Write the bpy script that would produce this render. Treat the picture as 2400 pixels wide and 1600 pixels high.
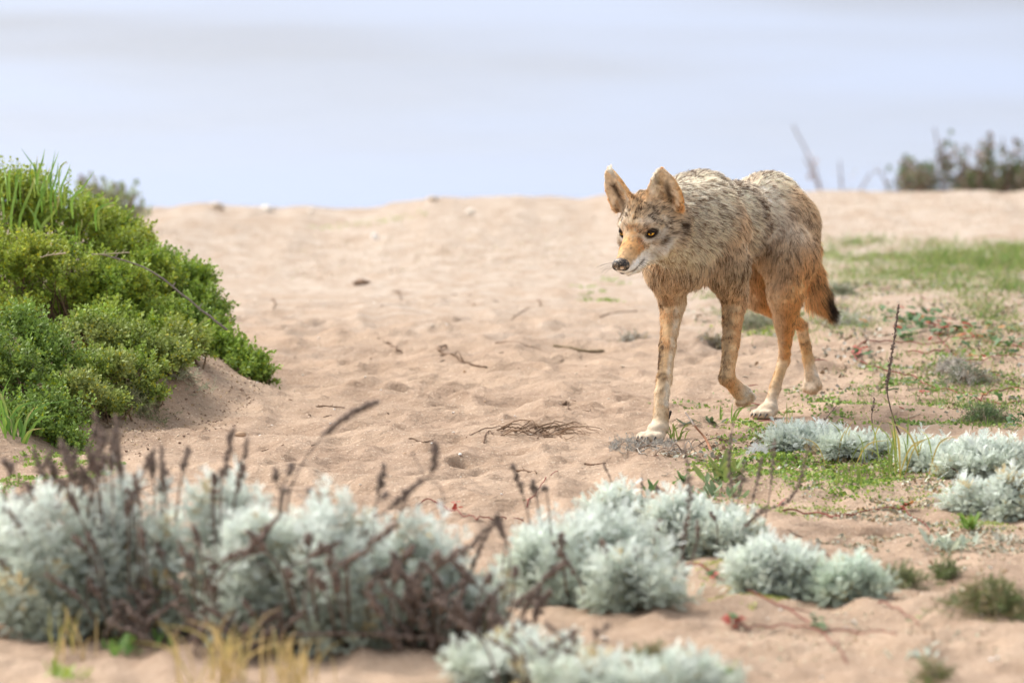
import bpy, math, random
import numpy as np
from math import radians, sin, cos, tan, pi
rng = np.random.default_rng(7)
random.seed(7)
for o in list(bpy.data.objects): bpy.data.objects.remove(o)
SC = bpy.context.scene
COL = SC.collection

# ------------------------------------------------------------------ camera
CAM_H, PITCH, LENS = 1.5, radians(4.94), 225.0
cd = bpy.data.cameras.new('camera'); cam = bpy.data.objects.new('camera', cd); COL.objects.link(cam)
cam.location = (0, 0, CAM_H); cam.rotation_euler = (pi/2 - PITCH, 0, 0)
cd.lens = LENS; cd.sensor_width = 36; cd.clip_start = .1; cd.clip_end = 60000
cd.dof.use_dof = True; cd.dof.focus_distance = 14.62; cd.dof.aperture_fstop = 4.9
SC.camera = cam
# ------------------------------------------------------------------ world, sun, exposure
SUN_AZ, SUN_EL = radians(-52), radians(50)        # azimuth clockwise from +Y (away from the camera)
w = bpy.data.worlds.new('World'); SC.world = w; w.use_nodes = True
nt = w.node_tree; bg = nt.nodes['Background']
sky = nt.nodes.new('ShaderNodeTexSky'); sky.sky_type = 'NISHITA'; sky.sun_disc = False
sky.sun_elevation = SUN_EL; sky.sun_rotation = SUN_AZ; sky.dust_density = 4.0; sky.air_density = 1.0; sky.ozone_density = 1.0
hs = nt.nodes.new('ShaderNodeHueSaturation'); hs.inputs['Saturation'].default_value = .32
nt.links.new(sky.outputs[0], hs.inputs['Color']); nt.links.new(hs.outputs[0], bg.inputs[0]); bg.inputs[1].default_value = .15
sl = bpy.data.lights.new('sun', 'SUN'); sl.energy = 1.45; sl.angle = radians(24); sl.color = (1, .96, .9)
so = bpy.data.objects.new('sun', sl); COL.objects.link(so)
from mathutils import Vector, Matrix
sdir = Vector((sin(SUN_AZ)*cos(SUN_EL), cos(SUN_AZ)*cos(SUN_EL), sin(SUN_EL)))
so.rotation_euler = sdir.to_track_quat('Z', 'Y').to_euler(); so.location = sdir*30
SC.view_settings.view_transform = 'Standard'; SC.view_settings.look = 'None'
SC.view_settings.gamma = 1; SC.view_settings.use_curve_mapping = False; SC.view_settings.exposure = .94
SC.render.engine = 'CYCLES'
SC.cycles.use_denoising = True
SC.cycles.max_bounces = 6; SC.cycles.transparent_max_bounces = 8

# ------------------------------------------------------------------ helpers
def A(*v): return np.array(v, float)
def nrm(v): return v/np.maximum(np.linalg.norm(v, axis=-1, keepdims=True), 1e-9)
KPX = 36/LENS/2400
FWD, UPV = A(0, cos(PITCH), -sin(PITCH)), A(0, sin(PITCH), cos(PITCH))
def ray(px, py):
    px = np.asarray(px, float); py = np.asarray(py, float)
    x = (px-1200)*KPX; z = -(py-800)*KPX
    return np.stack([x, FWD[1]+z*UPV[1], FWD[2]+z*UPV[2]], -1)
def W(px, py, d):                                   # the point of that line of sight at distance d along +Y
    r = ray(px, py); d = np.asarray(d, float)
    return r*(d/r[..., 1])[..., None] + A(0, 0, CAM_H)

def _h(ix, iy, iz, s):
    ix = ix.astype(np.int64); iy = iy.astype(np.int64); iz = iz.astype(np.int64)
    n = (ix*374761393 + iy*668265263 + iz*2147483647 + s*974711) & 0xffffffff
    n = ((n ^ (n >> 13))*1274126177) & 0xffffffff
    n = ((n ^ (n >> 16))*2246822519) & 0xffffffff
    return ((n ^ (n >> 15)) & 0xffffff)/float(0xffffff)
def noise3(x, y, z, s=0):                           # value noise, -1..1
    x, y, z = np.broadcast_arrays(np.asarray(x, float), np.asarray(y, float), np.asarray(z, float))
    ix, iy, iz = np.floor(x), np.floor(y), np.floor(z)
    f = lambda t: t*t*t*(t*(t*6-15)+10)
    u, v, q = f(x-ix), f(y-iy), f(z-iz)
    r = 0
    for a in (0, 1):
        for b in (0, 1):
            for c in (0, 1):
                r = r + _h(ix+a, iy+b, iz+c, s)*(u if a else 1-u)*(v if b else 1-v)*(q if c else 1-q)
    return r*2-1
def noise2(x, y, s=0):
    x, y = np.broadcast_arrays(np.asarray(x, float), np.asarray(y, float))
    ix, iy = np.floor(x), np.floor(y); z = np.zeros_like(ix)
    f = lambda t: t*t*t*(t*(t*6-15)+10)
    u, v = f(x-ix), f(y-iy)
    r = 0
    for a in (0, 1):
        for b in (0, 1):
            r = r + _h(ix+a, iy+b, z, s)*(u if a else 1-u)*(v if b else 1-v)
    return r*2-1
def fbm2(x, y, s=0, o=4):
    r, a, k = 0, 1, 0
    for i in range(o):
        c, t = cos(.6*i+.3), sin(.6*i+.3)
        r = r + a*noise2((x*c-y*t)*2**i, (x*t+y*c)*2**i, s+i); k += a; a *= .5
    return r/k
def sstep(a, b, x):
    t = np.clip((x-a)/(b-a), 0, 1); return t*t*(3-2*t)

def make_mesh(name, V, F, col=None, smooth=False):
    """V (n,3); F a list of integer arrays (m,3) or (m,4); col (n,3)"""
    me = bpy.data.meshes.new(name); V = np.asarray(V, np.float32)
    F = [np.asarray(f, np.int32) for f in F if len(f)]
    me.vertices.add(len(V)); me.vertices.foreach_set('co', V.ravel())
    nl = sum(f.size for f in F); npoly = sum(len(f) for f in F)
    me.loops.add(nl); me.loops.foreach_set('vertex_index', np.concatenate([f.ravel() for f in F]))
    me.polygons.add(npoly)
    tot = np.concatenate([np.full(len(f), f.shape[1], np.int32) for f in F])
    st = np.concatenate([[0], np.cumsum(tot)[:-1]]).astype(np.int32)
    me.polygons.foreach_set('loop_start', st)
    if smooth: me.polygons.foreach_set('use_smooth', np.ones(npoly, bool))
    me.update(calc_edges=True)
    if col is not None:
        ca = me.color_attributes.new('Col', 'FLOAT_COLOR', 'POINT')
        c4 = np.ones((len(V), 4), np.float32); c4[:, :3] = np.clip(col, 0, 1)
        ca.data.foreach_set('color', c4.ravel())
    return me
def link(name, data, mat=None, parent=None, loc=None, label=None, cat=None, group=None, kind=None):
    o = bpy.data.objects.new(name, data); COL.objects.link(o)
    if mat and data is not None:
        if not data.materials: data.materials.append(mat)
    if parent is not None: o.parent = parent
    if loc is not None: o.location = loc
    if label: o['label'] = label
    if cat: o['category'] = cat
    if group: o['group'] = group
    if kind: o['kind'] = kind
    return o
class Acc:
    """collects pieces into one mesh"""
    def __init__(s): s.V, s.F3, s.F4, s.C, s.n = [], [], [], [], 0
    def add(s, V, F, C):
        V = np.asarray(V, float); F = np.asarray(F, int)
        if len(V) == 0: return s
        (s.F3 if F.shape[1] == 3 else s.F4).append(F+s.n)
        s.V.append(V); s.C.append(np.broadcast_to(np.asarray(C, float), V.shape)); s.n += len(V)
        return s
    def get(s):
        F = []
        if s.F3: F.append(np.concatenate(s.F3))
        if s.F4: F.append(np.concatenate(s.F4))
        return np.concatenate(s.V), F, np.concatenate(s.C)
    def build(s, name, mat, parent=None, base=None, smooth=False, **kw):
        V, F, C = s.get()
        if base is not None: V = V-np.asarray(base)
        loc = None if (parent is not None or base is None) else base
        return link(name, make_mesh(name, V, F, C, smooth), mat, parent, loc, **kw)
def frames(d, roll=None):
    """rotations that take local z to d (N,3) with a roll about it"""
    d = nrm(np.asarray(d, float)); n = len(d)
    up = np.where(np.abs(d[:, 2:3]) > .95, A(1, 0, 0), A(0, 0, 1)); up = np.broadcast_to(up, d.shape)
    x = nrm(np.cross(up, d)); y = np.cross(d, x)
    if roll is not None:
        c, s_ = np.cos(roll)[:, None], np.sin(roll)[:, None]
        x, y = x*c+y*s_, y*c-x*s_
    return np.stack([x, y, d], -1)
def inst(acc, proto, R, T, S=1.0, tint=None):
    """many copies of a small shape (V,F,C) in one accumulated mesh"""
    V, F, C = proto; n, N = len(V), len(T)
    if N == 0: return
    S = np.broadcast_to(np.asarray(S, float), (N,))
    P = np.einsum('nij,vj->nvi', R, V)*S[:, None, None] + T[:, None, :]
    Cc = np.broadcast_to(C, (n, 3))[None]
    Cc = np.broadcast_to(Cc, (N, n, 3)) if tint is None else Cc*tint[:, None, :]
    FF = (F[None]+(np.arange(N)*n)[:, None, None]).reshape(-1, F.shape[1])
    acc.add(P.reshape(-1, 3), FF, Cc.reshape(-1, 3))
def tube(acc, pts, rad, col, k=5, cap=True):
    pts = np.asarray(pts, float); m = len(pts); rad = np.broadcast_to(np.asarray(rad, float), (m,))
    t = nrm(np.gradient(pts, axis=0)); R = frames(t)
    # keep the frames from twisting
    x = R[0, :, 0]; a = np.arange(k)/k*2*pi; rings = []
    for i in range(m):
        x = x-t[i]*np.dot(x, t[i]); x = x/max(np.linalg.norm(x), 1e-9); y = np.cross(t[i], x)
        rings.append(pts[i]+rad[i]*(np.cos(a)[:, None]*x+np.sin(a)[:, None]*y))
    V = np.concatenate(rings); j = np.arange(k); j2 = (j+1) % k
    F = np.concatenate([np.stack([i*k+j, i*k+j2, (i+1)*k+j2, (i+1)*k+j], 1) for i in range(m-1)])
    C = np.asarray(col, float)
    if C.ndim == 2: C = np.repeat(C, k, axis=0)
    acc.add(V, F, C)
    if cap:
        for e, s_ in ((0, -1), (m-1, 1)):
            Vc = np.concatenate([rings[e], (pts[e]+s_*t[e]*rad[e]*.5)[None]])
            Fc = np.stack([j, j2, np.full(k, k)], 1)
            acc.add(Vc, Fc if s_ > 0 else Fc[:, ::-1], C if C.ndim == 1 else C[e*k])
def smooth_path(P, n=24):
    """Catmull-Rom through the points"""
    P = np.asarray(P, float)
    if len(P) == 2: return P[0]+(P[1]-P[0])*np.linspace(0, 1, n)[:, None]
    Q = np.concatenate([[2*P[0]-P[1]], P, [2*P[-1]-P[-2]]])
    u = np.linspace(0, len(P)-1-1e-6, n); i = u.astype(int); f = (u-i)[:, None]
    a, b, c, d = Q[i], Q[i+1], Q[i+2], Q[i+3]
    return .5*(2*b+(c-a)*f+(2*a-5*b+4*c-d)*f**2+(3*b-a-3*c+d)*f**3)

# ------------------------------------------------------------------ materials
def mat_base(name):
    m = bpy.data.materials.new(name); m.use_nodes = True
    return m, m.node_tree, m.node_tree.nodes['Principled BSDF']
def mat_attr(name, rough=.7, spec=.25, trans=0.0, var=.12, scale=60, sheen=0):
    """colour from the pieces' own Col attribute with a little grain; thin leaves let some light through"""
    m, t, p = mat_base(name)
    at = t.nodes.new('ShaderNodeAttribute'); at.attribute_name = 'Col'
    nz = t.nodes.new('ShaderNodeTexNoise'); nz.inputs['Scale'].default_value = scale; nz.inputs['Detail'].default_value = 3
    tc = t.nodes.new('ShaderNodeTexCoord'); t.links.new(tc.outputs['Object'], nz.inputs['Vector'])
    mr = t.nodes.new('ShaderNodeMapRange'); mr.inputs[1].default_value = .3; mr.inputs[2].default_value = .7
    mr.inputs[3].default_value = 1-var; mr.inputs[4].default_value = 1+var
    t.links.new(nz.outputs[0], mr.inputs[0])
    mx = t.nodes.new('ShaderNodeVectorMath'); mx.operation = 'SCALE'
    t.links.new(at.outputs['Color'], mx.inputs[0]); t.links.new(mr.outputs[0], mx.inputs['Scale'])
    t.links.new(mx.outputs[0], p.inputs['Base Color'])
    p.inputs['Roughness'].default_value = rough; p.inputs['Specular IOR Level'].default_value = spec
    if sheen: p.inputs['Sheen Weight'].default_value = sheen
    if trans > 0:
        tr = t.nodes.new('ShaderNodeBsdfTranslucent'); t.links.new(mx.outputs[0], tr.inputs[0])
        ms = t.nodes.new('ShaderNodeMixShader'); ms.inputs[0].default_value = trans
        t.links.new(p.outputs[0], ms.inputs[1]); t.links.new(tr.outputs[0], ms.inputs[2])
        t.links.new(ms.outputs[0], t.nodes['Material Output'].inputs[0])
    return m
M_LEAF = mat_attr('leaf', .55, .35, .28, .12, 90)
M_SILVER = mat_attr('silver_leaf', .85, .12, .22, .1, 90)
M_BARK = mat_attr('dry_stem', .9, .1, 0, .25, 400)
M_STONE = mat_attr('stone', .85, .2, 0, .2, 150)

# ------------------------------------------------------------------ terrain: sand bluff above the sea
YB = A(13.6, 14.0, 14.3, 14.6, 14.9, 15.35, 15.75, 16.2, 17.0, 17.8, 19.0, 21.0, 24.0)
XB = A(-1.6, -1.25, -1.08, -1.0, -.90, -.68, -.60, -.58, -.68, -.85, -1.15, -1.45, -1.7)
CR = A(-1.45, -1.1, -.84, -.53, -.29, .15, .38, .7, 1.1, 1.85)          # the brink, in metres across
CZ = A(.0, .012, -.014, -.005, .022, .03, .035, .05, .062, .075)-.034
def graded(a, b, fine, lo, hi, grow=1.22):
    s = list(np.arange(a, b+1e-6, fine)); st = fine
    while s[-1] < hi: st *= grow; s.append(s[-1]+st)
    st = fine; pre = []
    x = a
    while x > lo: st *= grow; x -= st; pre.append(x)
    return np.array(pre[::-1]+s)
GX = graded(-1.98, 1.98, .0105, -120, 120)
GY = np.concatenate([graded(10.3, 17.2, .015, -40, 17.2)[:-1], graded(17.2, 24.6, .03, 17.2, 110)])
GY = np.unique(np.round(GY, 5)); GY = GY[np.concatenate([[True], np.diff(GY) > .006])]
XX, YY = np.meshgrid(GX, GY)
def terrain(x, y):
    near = np.exp(-np.maximum(np.abs(x)-2.5, 0)*1.2)*sstep(4, 9, y)
    z = .018*fbm2(x/1.3, y/1.7, 3, 3)*near + .25*noise2(x/9, y/9, 5)*sstep(4, 14, np.abs(x))
    # brink and drop to the sea
    crest = np.interp(x, CR, CZ) + .008*noise2(x/.13, x*0, 8)*near
    z += crest*sstep(18.5, 22.8, y)
    yb = 23.3 + .25*noise2(x/.9, x*0, 4)+ 2.0*noise2(x/14, x*0+3, 6)*sstep(3, 10, np.abs(x))
    over = np.maximum(y-yb, 0)
    z -= np.minimum(.105*over+.6*np.maximum(over-12, 0)**1.15, 14.5) 
    # the left bank under the shrubs
    xb = np.interp(y, YB, XB) + .035*fbm2(x/.2, y/.25, 12, 3)
    t = (xb-x)
    bank = .125*sstep(-.04, .26, t) + .05*sstep(.2, .9, t)
    z += bank*sstep(13.4, 14.5, y)*(1-.75*sstep(17.5, 22, y))*np.exp(-np.maximum(-x-3, 0)*.5)
    # right side: low swell that carries the turf
    z += .05*sstep(.45, 1.3, x)*sstep(15.2, 17.5, y)*(1-sstep(18.5, 21, y))*near
    # soft hummocks of trodden sand
    soft = near*(1-sstep(17.0, 19.0, y)*.72)*(1-.55*sstep(.75, 1.1, x))*(1-.6*sstep(-.02, .25, t))
    wx = x+.03*noise2(x/.2, y/.2, 31); wy = y+.05*noise2(x/.2, y/.22, 32)
    h = fbm2(wx/.125, wy/.17, 21, 2); rid = 1-np.abs(noise2(wx/.17, wy/.26, 23))
    z += soft*(.019*h + .018*(rid**2-.4) + .0055*noise2(x/.04, y/.055, 25) + .002*noise2(x/.018, y/.026, 26))
    # stony crust further back
    z += near*sstep(17.2, 18.6, y)*(.006*fbm2(x/.09, y/.14, 27, 3))
    return z
ZZ = terrain(XX, YY)
# prints and scoops, each with a pushed-up rim
prints = []
def at_flat(px, py):                                # where the line of sight meets level sand
    r = ray(px, py); return r[..., 0]*(-CAM_H/r[..., 2]), r[..., 1]*(-CAM_H/r[..., 2])
for (px, py, wd, dp) in ((964, 714, 95, .016), (750, 759, 42, .016), (828, 820, 46, .016), (1339, 955, 52, .022), (1080, 1094, 40, .024),
                         (1690, 940, 40, .02), (880, 1000, 80, .01), (1525, 952, 35, .022), (1010, 900, 70, .012), (1130, 905, 60, .012),
                         (700, 940, 70, .012), (780, 1090, 60, .014), (1290, 1100, 50, .012), (1220, 985, 70, .01), (640, 1060, 60, .012)):
    x, y = at_flat(px, py); prints.append((x, y, wd/2000*1.15, dp))
for i in range(420):
    y = rng.uniform(12.2, 18.2); x = rng.uniform(-1.3, 1.2)
    if x < np.interp(y, YB, XB)+.08 or (x > .55 and rng.random() < .6): continue
    prints.append((x, y, rng.uniform(.016, .045), rng.uniform(.005, .016)))
for x, y, r, dp in prints:
    j0, j1 = np.searchsorted(GX, (x-4*r, x+4*r)); i0, i1 = np.searchsorted(GY, (y-5.5*r, y+5.5*r))
    if j1-j0 < 2 or i1-i0 < 2: continue
    X_, Y_ = XX[i0:i1, j0:j1], YY[i0:i1, j0:j1]
    q = np.hypot(X_-x, (Y_-y)/1.35)/r*(1+.25*noise2(X_/.03, Y_/.03, 77))
    ZZ[i0:i1, j0:j1] += -dp*np.exp(-q**2*1.3) + .45*dp*np.exp(-((q-1.45)/.55)**2)
# where the animal's weight has levelled the sand
FEET = [(*at_flat(1535, 1034), .13), (*at_flat(1800, 975), .11)]
for x, y, r in FEET:
    q = np.exp(-((XX-x)/r)**2-((YY-y)/(r*1.6))**2); ZZ = ZZ*(1-q)-.002*q
def gz(x, y):
    x = np.asarray(x, float); y = np.asarray(y, float)
    j = np.clip(np.searchsorted(GX, x)-1, 0, len(GX)-2); i = np.clip(np.searchsorted(GY, y)-1, 0, len(GY)-2)
    u = np.clip((x-GX[j])/(GX[j+1]-GX[j]), 0, 1); v = np.clip((y-GY[i])/(GY[i+1]-GY[i]), 0, 1)
    return ZZ[i, j]*(1-u)*(1-v)+ZZ[i, j+1]*u*(1-v)+ZZ[i+1, j]*(1-u)*v+ZZ[i+1, j+1]*u*v
def G(px, py):
    """first point of the sand along that line of sight"""
    px = np.atleast_1d(np.asarray(px, float)); py = np.atleast_1d(np.asarray(py, float))
    r = ray(px, py); r = r/r[:, 1:2]
    d = np.full(len(px), 10.0); done = np.zeros(len(px), bool); out = np.full(len(px), 23.0)
    for k in range(700):
        p = r*d[:, None]; z = p[:, 2]+CAM_H
        hit = (~done) & (z <= gz(p[:, 0], d)); out[hit] = d[hit]; done |= hit; d = d+.02
        if done.all(): break
    lo, hi = out-.02, out.copy()
    for k in range(7):
        md = (lo+hi)/2; p = r*md[:, None]; b = p[:, 2]+CAM_H <= gz(p[:, 0], md)
        hi = np.where(b, md, hi); lo = np.where(b, lo, md)
    p = r*hi[:, None]
    return np.stack([p[:, 0], hi, gz(p[:, 0], hi)], -1)
def G1(px, py): return G(px, py)[0]

nxg, nyg = len(GX), len(GY)
ii, jj = np.meshgrid(np.arange(nyg-1), np.arange(nxg-1), indexing='ij')
a = (ii*nxg+jj).ravel(); FG = np.stack([a, a+1, a+1+nxg, a+nxg], 1)
def sand_material():
    m, t, p = mat_base('sand'); N, L = t.nodes.new, t.links.new
    geo = N('ShaderNodeNewGeometry'); sep = N('ShaderNodeSeparateXYZ'); L(geo.outputs['Position'], sep.inputs[0])
    def noise(scale, detail=4, rough=.55):
        n = N('ShaderNodeTexNoise'); n.inputs['Scale'].default_value = scale; n.inputs['Detail'].default_value = detail
        n.inputs['Roughness'].default_value = rough; L(geo.outputs['Position'], n.inputs['Vector']); return n.outputs[0]
    def rmap(s, a, b, c=0, d=1):
        n = N('ShaderNodeMapRange'); L(s, n.inputs[0])
        for k, v in zip((1, 2, 3, 4), (a, b, c, d)): n.inputs[k].default_value = v
        return n.outputs[0]
    def mix(f, a, b, mode='MIX'):
        n = N('ShaderNodeMix'); n.data_type = 'RGBA'; n.blend_type = mode
        for v, k in ((f, 0), (a, 6), (b, 7)):
            if isinstance(v, (tuple, float, int)):
                n.inputs[k].default_value = (*v, 1) if isinstance(v, tuple) else v
            else: L(v, n.inputs[k])
        return n.outputs[2]
    def math_(op, a, b):
        n = N('ShaderNodeMath'); n.operation = op
        for v, k in ((a, 0), (b, 1)):
            if isinstance(v, (float, int)): n.inputs[k].default_value = v
            else: L(v, n.inputs[k])
        return n.outputs[0]
    fine, tan_, pale = (.415, .298, .207), (.285, .194, .130), (.49, .41, .335)
    c = mix(rmap(noise(2.2, 5, .6), .36, .62), fine, tan_)
    c = mix(rmap(noise(9, 4), .35, .7, 0, .55), c, (.475, .352, .258))
    # dry gravelly crust towards the brink
    far = rmap(math_('ADD', sep.outputs['Y'], rmap(noise(2.2, 4), .2, .8, -1.3, 1.3)), 16.9, 19.2)
    c = mix(far, c, mix(rmap(noise(11, 5, .7), .40, .60), pale, (.37, .275, .20)))
    # grains: dark and pale specks
    c = mix(rmap(noise(230, 3), .57, .68, 0, .7), c, (.24, .15, .10))
    c = mix(rmap(noise(190, 3), .60, .70, 0, .75), c, (.72, .60, .47))
    c = mix(rmap(noise(90, 4, .7), .60, .70, 0, .55), c, (.27, .18, .115))
    # darker brown patches on the bank
    bankm = math_('MULTIPLY', rmap(sep.outputs['X'], -.60, -.78), rmap(sep.outputs['Z'], .02, .16))
    bankm = math_('MULTIPLY', bankm, rmap(noise(11, 5, .65), .36, .6))
    c = mix(math_('MULTIPLY', bankm, .6), c, (.20, .125, .08))
    L(c, p.inputs['Base Color']); p.inputs['Roughness'].default_value = .95; p.inputs['Specular IOR Level'].default_value = .12
    b1 = N('ShaderNodeBump'); b1.inputs['Distance'].default_value = .011; b1.inputs['Strength'].default_value = .9; L(noise(55, 5, .6), b1.inputs['Height'])
    b2 = N('ShaderNodeBump'); b2.inputs['Distance'].default_value = .0012; b2.inputs['Strength'].default_value = .7; L(noise(300, 3), b2.inputs['Height'])
    L(b1.outputs[0], b2.inputs['Normal']); L(b2.outputs[0], p.inputs['Normal'])
    return m
M_SAND = sand_material()
ground = link('sand_ground', make_mesh('sand_ground', np.stack([XX, YY, ZZ], -1).reshape(-1, 3), [FG], None, True), M_SAND, kind='structure')

# ------------------------------------------------------------------ the sea below the bluff
def water_material():
    m, t, p = mat_base('sea_water'); N, L = t.nodes.new, t.links.new
    geo = N('ShaderNodeNewGeometry')
    mp = N('ShaderNodeMapping'); mp.inputs['Scale'].default_value = (.018, .009, .02); L(geo.outputs['Position'], mp.inputs[0])
    n1 = N('ShaderNodeTexNoise'); n1.inputs['Scale'].default_value = 1.0; n1.inputs['Detail'].default_value = 3; L(mp.outputs[0], n1.inputs['Vector'])
    cr = N('ShaderNodeMapRange'); cr.inputs[1].default_value = .35; cr.inputs[2].default_value = .65; cr.inputs[3].default_value = .07; cr.inputs[4].default_value = .23
    L(n1.outputs[0], cr.inputs[0]); L(cr.outputs[0], p.inputs['Roughness'])
    p.inputs['Base Color'].default_value = (.18, .25, .42, 1); p.inputs['IOR'].default_value = 1.33
    n2 = N('ShaderNodeTexNoise'); n2.inputs['Scale'].default_value = .35; n2.inputs['Detail'].default_value = 4; L(geo.outputs['Position'], n2.inputs['Vector'])
    b = N('ShaderNodeBump'); b.inputs['Distance'].default_value = .5; b.inputs['Strength'].default_value = .12
    L(n2.outputs[0], b.inputs['Height']); L(b.outputs[0], p.inputs['Normal'])
    return m
sx = np.concatenate([-np.geomspace(20000, 60, 24), np.linspace(-50, 50, 9), np.geomspace(60, 20000, 24)])
sy = np.concatenate([np.linspace(40, 120, 10), np.geomspace(140, 40000, 40)])
SX, SY = np.meshgrid(sx, sy)
si, sj = np.meshgrid(np.arange(len(sy)-1), np.arange(len(sx)-1), indexing='ij'); a = (si*len(sx)+sj).ravel()
link('sea_water', make_mesh('sea_water', np.stack([SX, SY, SX*0-12], -1).reshape(-1, 3), [np.stack([a, a+1, a+1+len(sx), a+len(sx)], 1)], None, True), water_material(), kind='structure')

# ------------------------------------------------------------------ the coyote
def surface_nets(D, org, h):
    s = D < 0
    c = np.zeros(tuple(n-1 for n in D.shape), np.int8)
    for a in (0, 1):
        for b in (0, 1):
            for e in (0, 1):
                c += s[a:D.shape[0]-1+a, b:D.shape[1]-1+b, e:D.shape[2]-1+e]
    act = (c > 0) & (c < 8); ijk = np.argwhere(act)
    idx = np.full(act.shape, -1, np.int64); idx[act] = np.arange(len(ijk))
    cor = [(a, b, e) for a in (0, 1) for b in (0, 1) for e in (0, 1)]
    val = {q: D[ijk[:, 0]+q[0], ijk[:, 1]+q[1], ijk[:, 2]+q[2]] for q in cor}
    pos = np.zeros((len(ijk), 3)); cnt = np.zeros(len(ijk))
    for p in cor:
        for ax in range(3):
            if p[ax]: continue
            q = tuple(1 if k == ax else p[k] for k in range(3))
            va, vb = val[p], val[q]; cr = (va < 0) != (vb < 0)
            t = np.where(cr, va/np.where(cr, va-vb, 1), 0)
            P = np.array(p)+t[:, None]*(np.array(q)-np.array(p))
            pos += np.where(cr[:, None], P, 0); cnt += cr
    V = org+(ijk+pos/cnt[:, None])*h
    F = []
    for ax in range(3):
        sl0 = [slice(None)]*3; sl1 = [slice(None)]*3; sl0[ax] = slice(0, -1); sl1[ax] = slice(1, None)
        e = np.argwhere(s[tuple(sl0)] != s[tuple(sl1)])
        b, d = [k for k in range(3) if k != ax]
        e = e[(e[:, b] > 0) & (e[:, d] > 0) & (e[:, b] < act.shape[b]) & (e[:, d] < act.shape[d])]
        def cell(db, dd):
            q = e.copy(); q[:, b] += db; q[:, d] += dd; return idx[q[:, 0], q[:, 1], q[:, 2]]
        f = np.stack([cell(-1, -1), cell(0, -1), cell(0, 0), cell(-1, 0)], 1)
        inside = s[e[:, 0], e[:, 1], e[:, 2]]
        if ax == 1: inside = ~inside
        F.append(np.where(inside[:, None], f, f[:, ::-1]))
    return V, np.concatenate(F)
def sd_cone(P, a, b, r1, r2):
    ba = b-a; t = np.clip(((P-a) @ ba)/max(ba @ ba, 1e-9), 0, 1)
    return np.linalg.norm(P-a-t[..., None]*ba, axis=-1)-(r1+(r2-r1)*t)
def sd_ell(P, c, Rm, r):
    q = (P-c) @ Rm; k0 = np.linalg.norm(q/r, axis=-1); k1 = np.linalg.norm(q/(r*r), axis=-1)
    return np.where(k1 > 1e-9, k0*(k0-1)/np.maximum(k1, 1e-9), -r.min())
def sd_pts(P, Q, r):
    sh = P.shape[:-1]; P = P.reshape(-1, 3); d = np.full(len(P), 9.)
    for i in range(0, len(Q), 40):
        d = np.minimum(d, np.sqrt(((P[:, None]-Q[None, i:i+40])**2).sum(-1)).min(1))
    return d.reshape(sh)-r
def smin(a, b, k):
    h = np.clip(.5+.5*(b-a)/k, 0, 1); return b+(a-b)*h-k*h*(1-h)

HB = radians(24.0)                                   # the body comes towards the camera and to its left
fB = A(-sin(HB), -cos(HB), 0); lB = A(cos(HB), -sin(HB), 0); uB = A(0, 0, 1)
RB = np.stack([fB, lB, uB], 1)
yaw, pit = radians(30), radians(27)
fH = A(-sin(yaw)*cos(pit), -cos(yaw)*cos(pit), -sin(pit)); lH = A(cos(yaw), -sin(yaw), 0); uH = np.cross(fH, lH)
roll_ = radians(1.5); lH, uH = lH*cos(roll_)+uH*sin(roll_), uH*cos(roll_)-lH*sin(roll_)
RH = np.stack([fH, lH, uH], 1)
OH = W(1492, 546, 14.50)
def H(a, b, c): return OH+RH @ A(a, b, c)
def rot_tilt(deg): # body frame pitched
    a_ = radians(deg); f2 = fB*cos(a_)+uB*sin(a_); return np.stack([f2, lB, np.cross(f2, lB)], 1)

PR = []       # kind, params, blend, flow, fur length, region
def cone(a, b, r1, r2, k, fur, reg, flow=None):
    PR.append(('c', (a, b, r1, r2), k, nrm(b-a) if flow is None else nrm(flow), fur, reg))
def ell(c, R, r, k, fur, reg, flow): PR.append(('e', (c, R, np.array(r)), k, nrm(flow), fur, reg))
back = -fB
# trunk: deep narrow chest, tucked loin, rump
CH = W(1640, 540, 14.93)
ell(CH, rot_tilt(-4), (.20, .081, .117), .02, .031, 'body', back-.25*uB)
ell(W(1632, 470, 14.90), rot_tilt(-10), (.13, .062, .062), .03, .034, 'saddle', back-.1*uB)
ell(W(1722, 520, 15.12), rot_tilt(6), (.17, .074, .095), .03, .030, 'body', back-.25*uB)
ell(W(1792, 505, 15.27), rot_tilt(-6), (.145, .084, .103), .03, .027, 'rump', back-.35*uB)
ell(W(1832, 530, 15.37), rot_tilt(-25), (.085, .066, .088), .03, .025, 'rump', back*.4-uB)
# chest front and neck
ell(W(1612, 588, 14.80), rot_tilt(0), (.080, .068, .082), .03, .030, 'chest', A(-.1, -.1, -1))
cone(W(1635, 520, 14.86), H(-.085, .004, -.012), .102, .064, .03, .032, 'neck', -fH*.8-.35*uB+.2*lB)
cone(W(1608, 556, 14.80), H(-.065, 0, -.050), .070, .043, .03, .024, 'throat', -fH*.6-.8*uB)
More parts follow.
